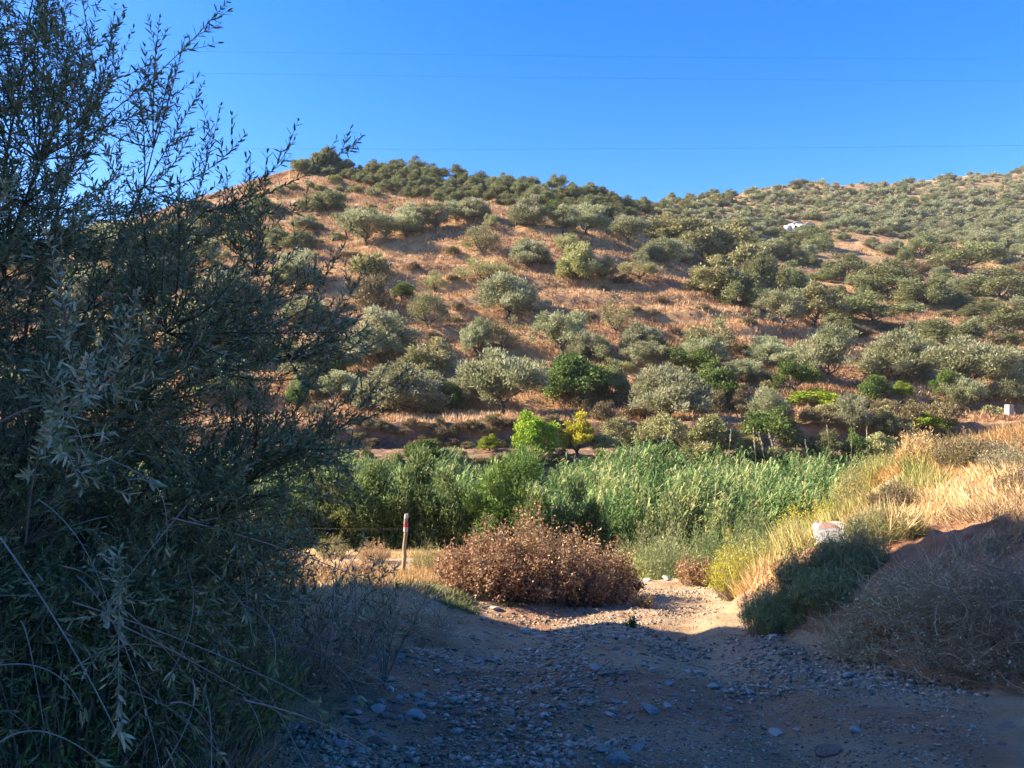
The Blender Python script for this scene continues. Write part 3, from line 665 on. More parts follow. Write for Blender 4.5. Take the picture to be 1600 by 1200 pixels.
# bushes on the grassy spur and terraces
for i, (px, py) in enumerate(scatter(70, [(500, 400), (600, 380), (900, 410), (1180, 500), (1230, 560), (1200, 600), (480, 600)], 26, 60)):
    if not clear_of(px, py, .5): continue
    plant('scrub', px, py, random.uniform(16, 34), random.uniform(7, 13), 'shrub', 'low brownish bush in the dry grass of the near spur', 'shrub', 'low scrub on the grassy spur', 75, False)
for kind, nn, poly, md, wr, hr, nm, lab, cat, grp in (
        ('olive', 26, [(480, 575), (1590, 570), (1590, 648), (480, 648)], 46, (46, 76), (34, 56), 'olive_tree', 'smaller grey-green olive filling a gap between the big terrace olives', 'tree', 'smaller olives on the terraces'),
        ('scrub', 34, [(900, 640), (1480, 640), (1480, 700), (900, 690)], 26, (28, 52), (20, 34), 'shrub', 'rusty brown bush on the bank between the terrace and the big olives', 'shrub', 'rusty bushes on the terrace bank'),
        ('grove', 16, [(920, 690), (1480, 690), (1480, 722), (920, 722)], 34, (36, 60), (28, 44), 'shrub', 'olive-green bush among the fruit trees of the lower terrace', 'shrub', 'bushes among the fruit trees'),
        ('green', 10, [(920, 690), (1480, 690), (1480, 722), (920, 722)], 50, (30, 46), (24, 38), 'shrub', 'fresh green bush among the fruit trees of the lower terrace', 'shrub', 'green bushes among the fruit trees')):
    for (px, py) in scatter(nn, poly, md, 60):
        if clear_of(px, py, .22): plant(kind, px, py, random.uniform(*wr), random.uniform(*hr), nm, lab, cat, grp, 60, False)
for i, (px, py) in enumerate(scatter(60, [(480, 605), (1560, 600), (1560, 652), (480, 652)], 24, 60)):
    if not clear_of(px, py, .5): continue
    plant(random.choice(('scrub', 'bush', 'scrub')), px, py, random.uniform(22, 40), random.uniform(12, 22), 'shrub', 'rusty or olive-green bush between the trees of the lowest terraces', 'shrub', 'bushes on the lowest terraces', 72, False)
for i, (px, py) in enumerate(scatter(40, [(470, 676), (900, 672), (900, 700), (470, 700)], 20, 80)):  # row of brown bushes added to darken the riser like shade
    plant('scrub', px, py, random.uniform(16, 34), random.uniform(7, 16), 'shrub', 'low brown bush added to darken the shaded riser of the lowest terrace', 'shrub', 'low bushes added to darken the lowest terrace riser', 66, False)
for i, (px, py) in enumerate(scatter(22, [(470, 716), (900, 716), (900, 736), (470, 736)], 20, 80)):
    plant(random.choice(('scrub', 'bush')), px, py, random.uniform(20, 38), random.uniform(10, 18), 'shrub', 'dull bush hanging on the cut bank just above the reeds', 'shrub', 'bushes on the cut bank above the reeds', 57, False)
for i, (px, py) in enumerate(scatter(30, [(930, 712), (1480, 712), (1480, 730), (930, 730)], 22, 60)):
    plant(random.choice(('green', 'bush', 'grove')), px, py+6, random.uniform(26, 44), random.uniform(14, 24), 'shrub', 'low green bush along the edge of the river bank', 'shrub', 'bushes along the river bank', 57, False)

# ------------------------------------------------------------------ dry grass on the hill
def grass_field(name, n, xy, L, W, mat, label, blades=4, lean=.45, spread=.12, seed=1, hfun=None, kind='stuff'):
    g = np.random.default_rng(seed)
    x, y = xy; n = len(x)
    z = H(x, y)
    P = np.repeat(np.stack([x, y, z], 1), blades, 0)
    m = len(P); P[:, :2] += g.normal(0, spread, (m, 2)); 
    cl = np.repeat(np.stack([vnoise(x*1.7, y*1.7, seed+61), vnoise(x*1.7, y*1.7, seed+62)], 1), blades, 0)*(1.6 if L < .6 else .6)
    D = np.stack([g.normal(0, lean, m)+cl[:, 0], g.normal(0, lean, m)+cl[:, 1], np.ones(m)], 1)
    N = np.stack([g.normal(0, 1, m), g.normal(-.8, 1, m), g.normal(.3, .4, m)], 1)
    sc = np.repeat((.45+.8*np.clip(vnoise(x/3, y/3, seed)+.5, 0, 1))*(.6+.9*np.clip(vnoise(x*2.3, y*2.3, seed+9)+.5, 0, 1)), blades)*g.uniform(.6, 1.3, m)
    r = np.clip(.5+.9*np.repeat(fbm(x/5, y/5, seed+5, 3), blades)+g.normal(0, .22, m), 0, 1)
    mb = MB(); leaves(mb, P-np.array([0, 0, .03]), D, N, L*sc, W, r)
    return tag(link(name, mb.mesh(name, mat)), label, 'grass', None, kind)
g = np.random.default_rng(11)
def fan_pts(n, y0, y1, p0, p1, g, keep=None):
    y = np.sqrt(g.uniform(y0**2, y1**2, n)); p = g.uniform(p0, p1, n); x = (p-800)/F*y
    if keep is not None:
        k = keep(x, y, p); x, y = x[k], y[k]
    return x, y
def hill_keep(x, y, p):
    d = fbm(x/7., y/7., 101, 4)
    return (d > -.28)
grass_field('dry_grass', 0, fan_pts(205000, 73, 212, -260, 1660, g, lambda x, y, p: hill_keep(x, y, p) & ((y < 165) | (p < 1050))), .62, .05, 'hill_straw', 'dry orange grass covering the near spur', 4, .4, .3, 12)
grass_field('brown_scrub', 0, fan_pts(34000, 74, 190, -260, 1660, g, lambda x, y, p: (fbm(x/4., y/4., 105, 4) > .12)), .55, .07, 'scrub_leaf', 'dark brown low scrub between the dry grass of the spur', 5, .7, .3, 15)
grass_field('dry_scrub', 0, fan_pts(30000, 160, 420, 250, 1660, g, lambda x, y, p: fbm(x/14., y/14., 103, 3) > -.05), .8, .14, 'scrub_leaf', 'brown low scrub on the far slopes', 3, .6, .6, 14)

# ------------------------------------------------------------------ far white house
def house():
    x, y, z = hit(1250, 362, 150)
    t = empty('house', (x, y, z), math.radians(12), (.85, .85, .8))
    tag(t, 'small white house with low gabled roofs on the far slope', 'house')
    w = MB(); box_mb(w, (-5.5, -3, -1.5), (5.5, 3, 2.9)); box_mb(w, (-8.2, -2.2, -1.5), (-5.5, 2.4, 2.2))
    link('wall', w.mesh('wall', 'white_paint'), t)
    for cx, hw, zt, rise in ((-2.6, 2.95, 2.9, 1.35), (2.8, 2.75, 2.9, 1.2)):
        r = MB(); y0, y1 = -3.4, 3.4
        V = [[cx-hw, y0, zt], [cx, y0, zt+rise], [cx+hw, y0, zt], [cx-hw, y1, zt], [cx, y1, zt+rise], [cx+hw, y1, zt]]
        r.add(V, [[0, 3, 4, 1], [1, 4, 5, 2]])
        r.add([[cx-hw, y0+.3, zt], [cx, y0+.3, zt+rise-.05], [cx+hw, y0+.3, zt], [cx, y0+.3, zt]], [[0, 3, 2, 1]])
        link('roof', r.mesh('roof', 'white_paint'), t)
    for wx in (-4, -1.2, 1.6, 4.2):
        m = MB(); box_mb(m, (wx-.5, -3.06, .8), (wx+.5, -2.95, 2.0)); link('window', m.mesh('window', 'window_glass'), t)
house()

# ------------------------------------------------------------------ power lines
for i, (ya, yb, ym, d) in enumerate(((93, 86, 90, 90), (127, 121, 126, 88), (227, 236, 236, 86))):
    X = np.linspace(-150, 150, 61); px = 800+F*X/d
    rows = np.interp(px, [-1400, 100, 900, 1600, 3000], [ya-30, (232 if i == 2 else ya-18), (235 if i == 2 else ya-2), ya, (200 if i == 2 else ya-12)])
    c = np.polyfit(px, rows, 3); rows = np.polyval(c, px)
    Z = EYE+(600-rows)/F*d
    m = MB(); tubes(m, np.stack([X, np.full_like(X, d), Z], 1)[None], .009, .009, 4)
    tag(link('power_line', m.mesh('power_line', 'cable')), ('topmost of the three thin dark power lines across the sky', 'middle one of the three thin power lines, close under the topmost',
        'lowest of the three power lines, just above the hilltops')[i], 'power line', 'power lines across the sky')

# ------------------------------------------------------------------ river bed: reeds, riverside bushes
def reeds():
    g = np.random.default_rng(21)
    st = MB(); lf = MB()
    n = 4300
    y = g.uniform(36, 58.5, n)**1.0; p = g.uniform(905, 1400, n)
    n2 = 5200; y = np.concatenate([y, g.uniform(34.5, 58.5, n2)]); p = np.concatenate([p, g.uniform(20, 905, n2)]); x = (p-800)/F*y
    keep = (fbm(x/2.2, y/2.2, 23, 3) > -.3) & ~((p < 1100) & (p > 1062) & (y < 39.5)) 
    x, y, p = x[keep], y[keep], p[keep]; n = len(x); z = H(x, y)
    h = (3.0+2.3*fbm(x/2.2, y/3, 25, 3)+g.normal(0, .45, n))*np.interp(p, [400, 700, 740, 905, 940, 960, 1100, 1330, 1400], [1.1, 1.0, .8, .8, .95, 1.08, 1.0, 1.0, .8])
    lean = np.stack([g.normal(.05, .14, n), g.normal(-.05, .12, n)], 1)+.25*np.stack([vnoise(x/1.5, y/1.5, 27), vnoise(x/1.5, y/1.5, 28)], 1)
    B = np.stack([x, y, z-.1], 1); T = B+np.stack([lean[:, 0]*h, lean[:, 1]*h, h], 1)
    M = B+np.stack([lean[:, 0]*h*.3, lean[:, 1]*h*.3, h*.5], 1)
    t = np.linspace(0, 1, 5)[None, :, None]
    Q = (1-t)**2*B[:, None]+2*t*(1-t)*M[:, None]+t*t*T[:, None]
    rr = np.clip(.48+1.2*fbm(x/2, y/2, 29, 3)+g.normal(0, .16, n), 0, 1); rr = np.where(g.uniform(size=n) < .05, 1.0, rr*.85); h = h*np.interp(y, [36, 46, 58], [1, .84, .66])
    tubes(st, Q, .018, .008, 3, rr)
    k = 17
    f = np.linspace(.22, 1.0, k)[None, :]+g.uniform(-.03, .03, (n, k))
    f = np.clip(f, 0, 1)[..., None]
    Pl = (1-f)**2*B[:, None]+2*f*(1-f)*M[:, None]+f*f*T[:, None]
    a = g.uniform(0, 6.28, (n, k)); el = g.uniform(.9, 2.4, (n, k))
    D = np.stack([np.cos(a), np.sin(a), el], -1); L = g.uniform(.5, 1.0, (n, k))
    P = Pl.reshape(-1, 3); D = unit(D.reshape(-1, 3)); L = L.ravel(); m = len(P)
    r = np.clip(np.repeat(rr, k)+g.normal(0, .15, m), 0, 1)
    # each strap leaf arches over: two blades end to end
    N = np.cross(D, np.stack([D[:, 1], -D[:, 0], np.zeros(m)], 1))
    S = unit(np.cross(D, np.array([0, 0, 1.]))); W = g.uniform(.028, .05, m)[:, None]
    mid = P+D*L[:, None]*.55; D2 = unit(D+np.array([0, 0, -1.1])); tip = mid+D2*L[:, None]*.5
    V = np.stack([P-S*W*.6, P+S*W*.6, mid+S*W, mid-S*W], 1).reshape(-1, 3); lf.add(V, np.arange(4*m).reshape(-1, 4), r)
    V = np.stack([mid-S*W, mid+S*W, tip+S*W*.15, tip-S*W*.15], 1).reshape(-1, 3); lf.add(V, np.arange(4*m).reshape(-1, 4), r)
    lf.V += st.V; lf.F += [q+lf.n for q in st.F]; lf.R += st.R; lf.n += st.n
    tag(link('reed_bed', lf.mesh('reed_bed', 'reed_leaf')), 'tall green giant reeds filling the river bed', 'reeds', None, 'stuff')
reeds()
# flowering plumes above the reeds
g = np.random.default_rng(22)
PL = [(1142, 672, 700), (1150, 685, 708), (1176, 668, 712), (1188, 690, 715), (1200, 672, 705), (1165, 690, 712), (1186, 678, 712), (1250, 672, 700), (1258, 690, 712), (1275, 685, 705), (1292, 668, 690), (1312, 678, 705), (1354, 668, 690), (1112, 690, 712), (990, 700, 722), (722, 690, 712), (716, 700, 720), (1232, 680, 706), (1330, 682, 704), (1300, 690, 712)]
for i, (px, pt, pb) in enumerate(PL[::2]):
    yy = g.uniform(44, 55); top = at(px, pt, yy); bx = top[0]+g.normal(.2, .8); by = yy+g.normal(0, .2)
    base = np.array([bx, by, gz(bx, by)-.1]); m = MB(); mid = (base*.35+top*.65)+np.array([.05, 0, .1])
    tubes(m, bez(base, mid, top, 7)[None], .010, .004, 4, .3)
    ax = unit(top-mid); k = 34; f = g.uniform(.0, 1, k)**.8
    Lh = (pb-pt)/F*yy*.8
    P = top-ax*Lh*f[:, None]; D = unit(ax*1.0+rdir(k, g)*.35)
    leaves(m, P, D, rdir(k, g), .2, .016, g.uniform(.2, 1, k))
    tag(link('reed_plume', m.mesh('reed_plume', 'plume')), 'pale dry reed stem with a feathery head rising above the green reeds', 'reed', 'dry reed plumes')

RIV = [(455, 838, 110, 96, 'river', 'dark riverside bush seen through the lowest near-olive twigs, leftmost'), (520, 842, 110, 100, 'river', 'dark riverside bush left of the fence post, second from the left'),
       (585, 842, 100, 98, 'river', 'dark riverside bush directly left of the fence post'), (640, 840, 90, 104, 'river', 'dark riverside bush directly behind the fence post'),
       (694, 842, 90, 100, 'river', 'dark riverside bush between the fence post and the bright cane clump'), (560, 800, 110, 66, 'river', 'riverside bush in the second row behind the fence post, left'),
       (660, 800, 110, 64, 'river', 'riverside bush in the second row behind the fence post, right'),
       (800, 845, 140, 112, 'canopy', 'tall bright cane clump behind the brown dead shrub'), (748, 848, 84, 74, 'canopy', 'shorter bright cane clump at the left of the tall one'),
       (862, 842, 84, 84, 'river', 'dark bush at the right of the tall bright cane clump'), (912, 842, 70, 74, 'river', 'dark bush in the gap between the cane clump and the reed bed')]
for px, py, w, h, k, lab in RIV:
    yy = 27.5 if py > 830 else 33; x = (px-800)/F*yy; z = gz(x, yy)
    hh = (py-h); top = EYE-(hh-600)/F*yy
    plant(k, px, py, w*1.08, max((top-z)*F/yy, 20), 'cane_clump' if k == 'canopy' else 'riverside_bush', lab, 'cane' if k == 'canopy' else 'bush',
          'bushes along the river bed' if k != 'canopy' else 'bright cane clumps', ground=(x, yy, z))

# ------------------------------------------------------------------ bushes made of fine stems and leaves (closer ones)
def bush_mesh(name, mat, R, Ht, n_st, n_lf, L, W, seed, stem_mat='twig_bark', lean=.9, six=False, tuft=5, rad=.004, up=.4, droop=0, fill=.25):
    """many stems fanning from the base, small leaves gathered along their upper part"""
    g = np.random.default_rng(seed)
    a = g.uniform(0, 6.28, n_st); q = np.sqrt(g.uniform(0, 1, n_st))
    B = np.stack([np.cos(a)*R*fill*q, np.sin(a)*R*fill*q, np.full(n_st, -.05)], 1)
    hh = Ht*(1-.5*q**2.2)*np.where(g.uniform(size=n_st) < .06, 1.3, g.uniform(.45, 1.1, n_st))*(1+.5*vnoise(3*np.cos(a)*q+seed, 3*np.sin(a)*q, seed))
    T = np.stack([np.cos(a)*R*q*lean, np.sin(a)*R*q*lean, hh], 1)+g.normal(0, .05*R, (n_st, 3))
    M = (B+T)/2+g.normal(0, .06*R, (n_st, 3))+np.array([0, 0, .12*Ht])
    if droop: T[:, 2] -= droop*q*Ht
    t = np.linspace(0, 1, 6)[None, :, None]
    Q = (1-t)**2*B[:, None]+2*t*(1-t)*M[:, None]+t*t*T[:, None]
    sb = MB(); tubes(sb, Q, rad, rad*.4, 3, g.uniform(0, 1, n_st))
    lb = MB(); j = g.integers(0, n_st, n_lf); f = g.uniform(.25, 1.02, n_lf)[:, None]**.75
    P = (1-f)**2*B[j]+2*f*(1-f)*M[j]+f*f*T[j]
    off = unit(rdir(n_st*tuft, g)).reshape(n_st, tuft, 3)[j, g.integers(0, tuft, n_lf)]
    P = P+off*g.uniform(0, .13*R, (n_lf, 1)); P[:, 2] = np.maximum(P[:, 2], .0)
    D = unit(T[j]-B[j])*up+rdir(n_lf, g)
    r = np.clip(.5+.25*g.uniform(-1, 1, n_st)[j]+g.normal(0, .22, n_lf), 0, 1)
    leaves(lb, P, D, rdir(n_lf, g), L*g.uniform(.6, 1.3, n_lf), W*g.uniform(.7, 1.2, n_lf), r, six)
    return sb.mesh(name+'_stems', stem_mat), lb.mesh(name+'_foliage', mat)
def bush(px, yy, R, Ht, name, label, cat, group, mat, n_st, n_lf, L, W, seed, x=None, **kw):
    x = (px-800)/F*yy if x is None else x
    t = empty(name, (x, yy, gz(x, yy)), 0); s, l = bush_mesh(name, mat, R, Ht, n_st, n_lf, L, W, seed, **kw)
    link('stems', s, t); link('foliage', l, t); tag(t, label, cat, group); return t
# brown dead shrub
GD = 'dead brown shrubs beside the track'
bush(765, 11.4, .95, .78, 'dead_shrub', 'rust-brown dead shrub, left part of the big one beside the track', 'shrub', GD, 'dead_leaf', 420, 15000, .045, .014, 301, fill=.6)
bush(832, 11.7, .95, 1.08, 'dead_shrub', 'rust-brown dead shrub, tallest middle part of the big one', 'shrub', GD, 'dead_leaf', 420, 15000, .045, .014, 302, fill=.6)
bush(905, 12.1, .95, .88, 'dead_shrub', 'rust-brown dead shrub, right middle part of the big one', 'shrub', GD, 'dead_leaf', 380, 13000, .045, .014, 303, fill=.6)
bush(945, 12.5, .68, .75, 'dead_shrub', 'darker brown dead shrub at the right end of the big one', 'shrub', GD, 'dead_leaf', 260, 8500, .045, .014, 304, fill=.6)
bush(1088, 14.2, .45, .55, 'dead_shrub', 'small brown dead shrub left of the yellow bush, at the track end', 'shrub', GD, 'dead_leaf', 160, 3500, .04, .013, 305, fill=.5)
bush(1003, 11.4, .26, .24, 'dead_shrub', 'tiny brown dead plant in the middle of the sunlit track', 'shrub', GD, 'dead_leaf', 80, 900, .03, .01, 306)
bush(986, 8.9, .085, .13, 'thistle', 'small dark thistle at the shadow edge in the middle of the track', 'plant', None, 'riverside_leaf', 40, 420, .03, .008, 307)
# green and yellow bushes on the bank foot
bush(1150, 12.2, .55, .85, 'broom_shrub', 'bright yellow broom at the foot of the right bank, beside the track', 'shrub', 'yellow bushes', 'yellow_leaf', 420, 9000, .035, .005, 311, up=1.2, fill=.4)
bush(1180, 12.8, .6, .7, 'broom_shrub', 'duller yellow-green broom just right of the bright one', 'shrub', 'yellow bushes', 'green_straw', 420, 7000, .05, .005, 312, up=1.2, fill=.4)
bush(1262, 17.0, .75, 1.05, 'broom_shrub', 'golden yellow bush left of the white concrete block', 'shrub', 'yellow bushes', 'yellow_leaf', 300, 7000, .05, .010, 313, fill=.5)
bush(1300, 17.8, .6, .95, 'broom_shrub', 'golden yellow bush behind the white concrete block', 'shrub', 'yellow bushes', 'yellow_leaf', 240, 4000, .05, .010, 314, fill=.5)
bush(1035, 23, 1.6, 2.1, 'tamarisk_shrub', 'feathery green shrub left of the dark gap in front of the reeds', 'shrub', 'feathery shrubs before the reeds', 'broom_leaf', 600, 16000, .12, .008, 315, up=1.2, fill=.5)
bush(1150, 24, 1.9, 2.5, 'tamarisk_shrub', 'feathery pale green shrub right of the dark gap in front of the reeds', 'shrub', 'feathery shrubs before the reeds', 'reed_leaf', 800, 22000, .14, .009, 316, up=1.2, fill=.5)
bush(1205, 25, 1.8, 2.2, 'tamarisk_shrub', 'feathery green shrub behind the yellow broom', 'shrub', 'feathery shrubs before the reeds', 'reed_leaf', 700, 18000, .14, .009, 317, up=1.2, fill=.5)
bush(985, 22, 1.0, 1.2, 'tamarisk_shrub', 'low straw-green shrub right behind the end of the brown dead shrub', 'shrub', 'feathery shrubs before the reeds', 'green_straw', 300, 7000, .10, .008, 318, up=1.2, fill=.5)
# shaded broom on the bank
for i, (px, yy, R, Ht, lab) in enumerate(((1222, 8.45, .48, .42, 'shaded green grassy bush at the foot of the bank, left end'), (1275, 8.6, .5, .48, 'shaded green grassy bush below the stone slab'),
        (1335, 8.5, .5, .46, 'shaded green grassy bush right of and below the stone slab'), (1300, 8.0, .42, .34, 'shaded green grassy bush nearest the track'), (1385, 9.3, .5, .36, 'shaded green grassy bush at the right end, against the red bank'))):
    bush(px, yy, R, Ht, 'grassy_bush', lab, 'bush', 'green bushes in the shade of the bank', 'broom_leaf', 1100, 9000, .08, .0035, 330+i, up=.8, fill=.8, rad=.0022, stem_mat='dry_twig')

VB = [(455, 17, .5, .6, 'straw'), (520, 19, .5, .55, 'green_straw'), (585, 18, .45, .5, 'straw'), (668, 16.5, .45, .55, 'green_straw'), (700, 15, .4, .5, 'straw'), (560, 14, .35, .35, 'straw')]
for i, (px, yy, R_, Ht, mt) in enumerate(VB):
    bush(px, yy, R_, Ht, 'dry_weed', 'dry weed tuft standing in the straw around the fence post', 'weed', 'dry weeds around the fence post', mt, 160, 2600, .05, .005, 360+i, up=1.2, fill=.5)
for i, (px, yy, R_, Ht, mt, lab) in enumerate(((1345, 15.5, .6, .9, 'green_straw', 'feathery yellow-green weed on the bank right of the concrete block'), (1395, 17, .7, .9, 'green_straw', 'tall green weed where the reeds reach the bank'),
        (1440, 14, .5, .6, 'straw', 'pale dry weed halfway up the sunlit bank'), (1500, 13, .5, .6, 'scrub_leaf', 'brownish weed high on the sunlit bank'), (1455, 18, .7, .7, 'yellow_leaf', 'yellow-leaved weed on the far crest of the bank'),
        (1240, 13.5, .5, .6, 'green_straw', 'yellow-green weed left of and below the concrete block'), (1400, 11, .4, .4, 'scrub_leaf', 'brown weed just above the shadow edge on the bank'))):
    bush(px, yy, R_, Ht, 'bank_weed', lab, 'weed', 'weeds on the right bank', mt, 300, 5000, .06, .006, 370+i, up=1.0, fill=.5)
# dry tangled bushes on the bank, in shade
def tangle(px, yy, R, Ht, seed, label, n=900, x=None):
    n = int(n*.5); R *= .85; Ht *= .8
    g = np.random.default_rng(seed); x = (px-800)/F*yy
    t = empty('tumbleweed', (x, yy, gz(x, yy)), 0)
    mb = MB()
    for (cnt, m, st, rad) in ((n//5, 9, R*.16, .0032), (n, 7, R*.075, .0018)):
        a = g.uniform(0, 6.28, cnt); q = np.sqrt(g.uniform(0, 1, cnt))*.9
        S = np.stack([np.cos(a)*R*q, np.sin(a)*R*q, g.uniform(0, 1., cnt)**1.6*Ht*(1-.6*q*q)], 1)
        D = unit(g.normal(size=(cnt, 3))*np.array([1, 1, .6])+np.array([0, 0, .25])); cur = g.normal(0, .28, (cnt, 3)); P = [S]
        for s in range(m-1):
            D = unit(D+cur+g.normal(0, .18, (cnt, 3))); S = S+D*st; S = S.copy(); S[:, 2] = np.maximum(S[:, 2], .01); P.append(S)
        Q = np.stack(P, 1); tubes(mb, Q, rad, rad*.5, 3, g.uniform(0, 1, cnt))
        if rad < .003:
            E = Q[:, -1]; k = len(E)//2
            leaves(mb, E[:k], rdir(k, g), rdir(k, g), .022, .007, g.uniform(.5, 1, k)); leaves(mb, E[:k], rdir(k, g), rdir(k, g), .022, .007, g.uniform(.5, 1, k))
    link('twigs', mb.mesh('twigs', 'dry_twig'), t); tag(t, label, 'dry bush', 'tangled dry bushes on the right bank'); return t
for i, (px, row, R, Ht, lab, n) in enumerate((
        (1395, 985, .42, .42, 'tangled dry bush left of the others on the bank, next to the green bush', 1300),
        (1455, 985, .5, .5, 'tangled dry bush on the bank, second from the left', 1700),
        (1535, 980, .55, .55, 'large tangled dry bush near the right edge', 1900),
        (1610, 985, .5, .55, 'tangled dry bush cut by the right edge of the view', 1500),
        (1345, 1022, .38, .26, 'low straw-coloured tangle spreading onto the track', 1100),
        (1480, 1050, .42, .32, 'low tangle with looping twigs, closest to the camera', 1300),
        (1565, 1045, .42, .36, 'low dry tangle at the right edge just behind the closest one', 1200))):
    xx, yy, zz = hit(px, row); tangle(px, yy, R, Ht, 400+i, lab, n)
# grey shrubs on the sunlit crest of the right bank
for i, (px, yy, R, Ht, lab) in enumerate(((1590, 11.5, .6, .5, 'pale grey leafy bush on the bank crest at the right edge'), (1535, 13.2, .45, .35, 'small grey bush on the bank crest left of the pale grey leafy one'),
        (1596, 9.6, .35, .35, 'dark twiggy bush at the right edge on the shadow line'))):
    bush(px, yy, R, Ht, 'grey_shrub', lab, 'shrub', 'grey bushes on the bank crest', 'scrub_leaf' if i else 'olive_leaf', 420, 3500, .03, .008, 350+i, fill=.5)

# ------------------------------------------------------------------ stones
def rock_mesh(seed, mat, flat=.5, n=2, sharp=True):
    import bmesh
    g = np.random.default_rng(seed); bm = bmesh.new(); bmesh.ops.create_icosphere(bm, subdivisions=n, radius=1)
    pl = rdir(12, g); dd = g.uniform(.32, .8, 12)
    for v in bm.verts:
        c = np.array(v.co)
        for p, q in zip(pl, dd):
            s = c@p
            if s > q: c = c-p*(s-q)
        c = c*(1+g.normal(0, .012)); c[2] *= flat; c[0] *= 1.3; v.co = c*1.25
    me = bpy.data.meshes.new('rock'); bm.to_mesh(me); bm.free(); me.materials.append(MATS[mat]); return me
ROCKS = [rock_mesh(i, ('stone_grey', 'stone_red', 'stone_red', 'stone_pale')[i % 4], (.35, .5, .65)[i % 3]) for i in range(14)]
def rock(px, py, w, v, label, group=None, name='rock', mesh=None, zs=1.0, yfix=None):
    x, y, z = hit(px, py) if yfix is None else ((px-800)/F*yfix, yfix, gz((px-800)/F*yfix, yfix))
    s = w/F*y/2.2
    o = link(name, mesh or ROCKS[v % len(ROCKS)], None, (x, y, z+s*.12)); o.scale = (s, s, s*zs)
    o.rotation_euler = (random.uniform(-.25, .25), random.uniform(-.25, .25), random.uniform(-.5, .5))
    tag(o, label, 'rock', group); return o
# ------------------------------------------------------------------ concrete block, boulder, slab and white box on the bank
def slab(name, px, py, yy, w, d, h, mat, label, cat, rz=0, tilt=0, seed=0):
    import bmesh
    x, yy, z = hit(px, py, 9.5) if yy is None else ((px-800)/F*yy, yy, EYE-(py-600)/F*yy)
    bm = bmesh.new(); bmesh.ops.create_cube(bm, size=1)
    bmesh.ops.scale(bm, vec=(w, d, h), verts=bm.verts)
    bmesh.ops.subdivide_edges(bm, edges=bm.edges, cuts=3, use_grid_fill=True)
    bmesh.ops.bevel(bm, geom=[e for e in bm.edges if e.calc_face_angle(0) > 1], offset=.015 if w > .3 else .005, segments=2, affect='EDGES')
    g = np.random.default_rng(seed)
    for v in bm.verts: v.co = Vector(np.array(v.co)+g.normal(0, .006 if w > .3 else .0005, 3))
    me = bpy.data.meshes.new(name); bm.to_mesh(me); bm.free(); me.materials.append(MATS[mat])
    o = link(name, me, None, (x, yy, z)); o.rotation_euler = (tilt, 0, rz); tag(o, label, cat); return o
sb_ = slab('concrete_block', 1303, 842, None, .46, .36, .13, 'concrete', 'weathered white concrete block on the grassy bank', 'block', .1, .2, 1)
sb_.location.z += .11; by_ = sb_.location.y
o = rock(1298, 850, 44, 6, 'brown boulder leaning against the white concrete block', None, 'boulder', rock_mesh(77, 'stone_red', .7, 3), 1.0, by_-.42); o.location.z += .08
s2_ = slab('stone_slab', 1315, 866, None, .60, .4, .09, 'stone_grey', 'dark grey stone slab in the shade below the white concrete block', 'slab', -.15, .3, 2); s2_.location.z += .16
print('block', sb_.location[:], s2_.location[:])
x_, y_, = (1577-800)/F*15.5, 15.5
bx_ = slab('meter_box', 1577, 636, 15.5, .12, .12, .2, 'concrete', 'small white box on the crest of the right bank', 'box', .2, 0, 3)
bx_.location.z = max(gz(bx_.location.x, 15.5)+.12, EYE-(640-600)/F*15.5)

# ------------------------------------------------------------------ grasses of the foreground
g = np.random.default_rng(31)
def near_pts(n, x0, x1, y0, y1, keep): 
    x = g.uniform(x0, x1, n); y = g.uniform(y0, y1, n); k = keep(x, y); return x[k], y[k]
# sunlit straw on the right bank
bk = near_pts(52000, 3.0, 17, 9.0, 25, lambda x, y: (x-foot(y) > .25+.5*vnoise(x, y, 7)) & (fbm(x/1.1, y/1.1, 111, 3) > -.2) & (x < .74*y+1) & ~((np.abs((800+F*x/y)-1303) < 42) & (y < by_+.2)) & (vnoise(x*2.2, y*2.2, 119) > -.12))
grass_field('bank_grass', 0, bk,   .34, .007, 'straw', 'long straw-coloured dry grass on the sunlit right bank', 6, .5, .05, 33)
bk2 = near_pts(16000, 3.4, 11, 11.5, 25, lambda x, y: (x-foot(y) > .1) & (x-foot(y) < 3.2) & (fbm(x/1.3, y/1.3, 112, 3) > -.1))
grass_field('green_grass', 0, bk2, .5, .008, 'green_straw', 'yellow-green tall grass where the bank meets the reeds', 6, .35, .05, 34)
bk3 = near_pts(20000, 3.0, 10, 4.0, 9.4, lambda x, y: (x-foot(y) > .1) & (fbm(x/.8, y/.8, 113, 3) > .1) & (x < .74*y+1))
grass_field('shaded_grass', 0, bk3, .2, .0035, 'dry_twig', 'thin dry grass on the shaded part of the bank', 5, .8, .04, 35)
# straw on the left verge, about the fence post
lv = near_pts(30000, -14, 1.2, 9.6, 24, lambda x, y: (x < np.interp(y, [9, 12, 16, 24], [-.9, -.4, 1.0, 1.6])+.8*vnoise(x*2, y*2, 8)) & (fbm(x/.8, y/.8, 114, 3) > -.1))
grass_field('verge_grass', 0, lv, .2, .006, 'straw', 'short sunlit straw around the fence post', 6, .6, .05, 36)
lv2 = near_pts(16000, -4.5, -.2, 3, 10.4, lambda x, y: (x < np.interp(y, [3, 6, 9], [-1.3, -1.1, -.7])+.5*vnoise(x*3, y*3, 8)) & (fbm(x/.5, y/.5, 115, 3) > .05))
grass_field('shaded_verge_grass', 0, lv2, .16, .003, 'dry_twig', 'thin dry grass on the shaded left verge', 5, .9, .03, 37)
lv3 = near_pts(5000, -2.2, 1.2, 9.6, 11.6, lambda x, y: (x < -.2+.9*vnoise(x*2.5, y*2.5, 9)) & (fbm(x/.35, y/.35, 116, 3) > .05))
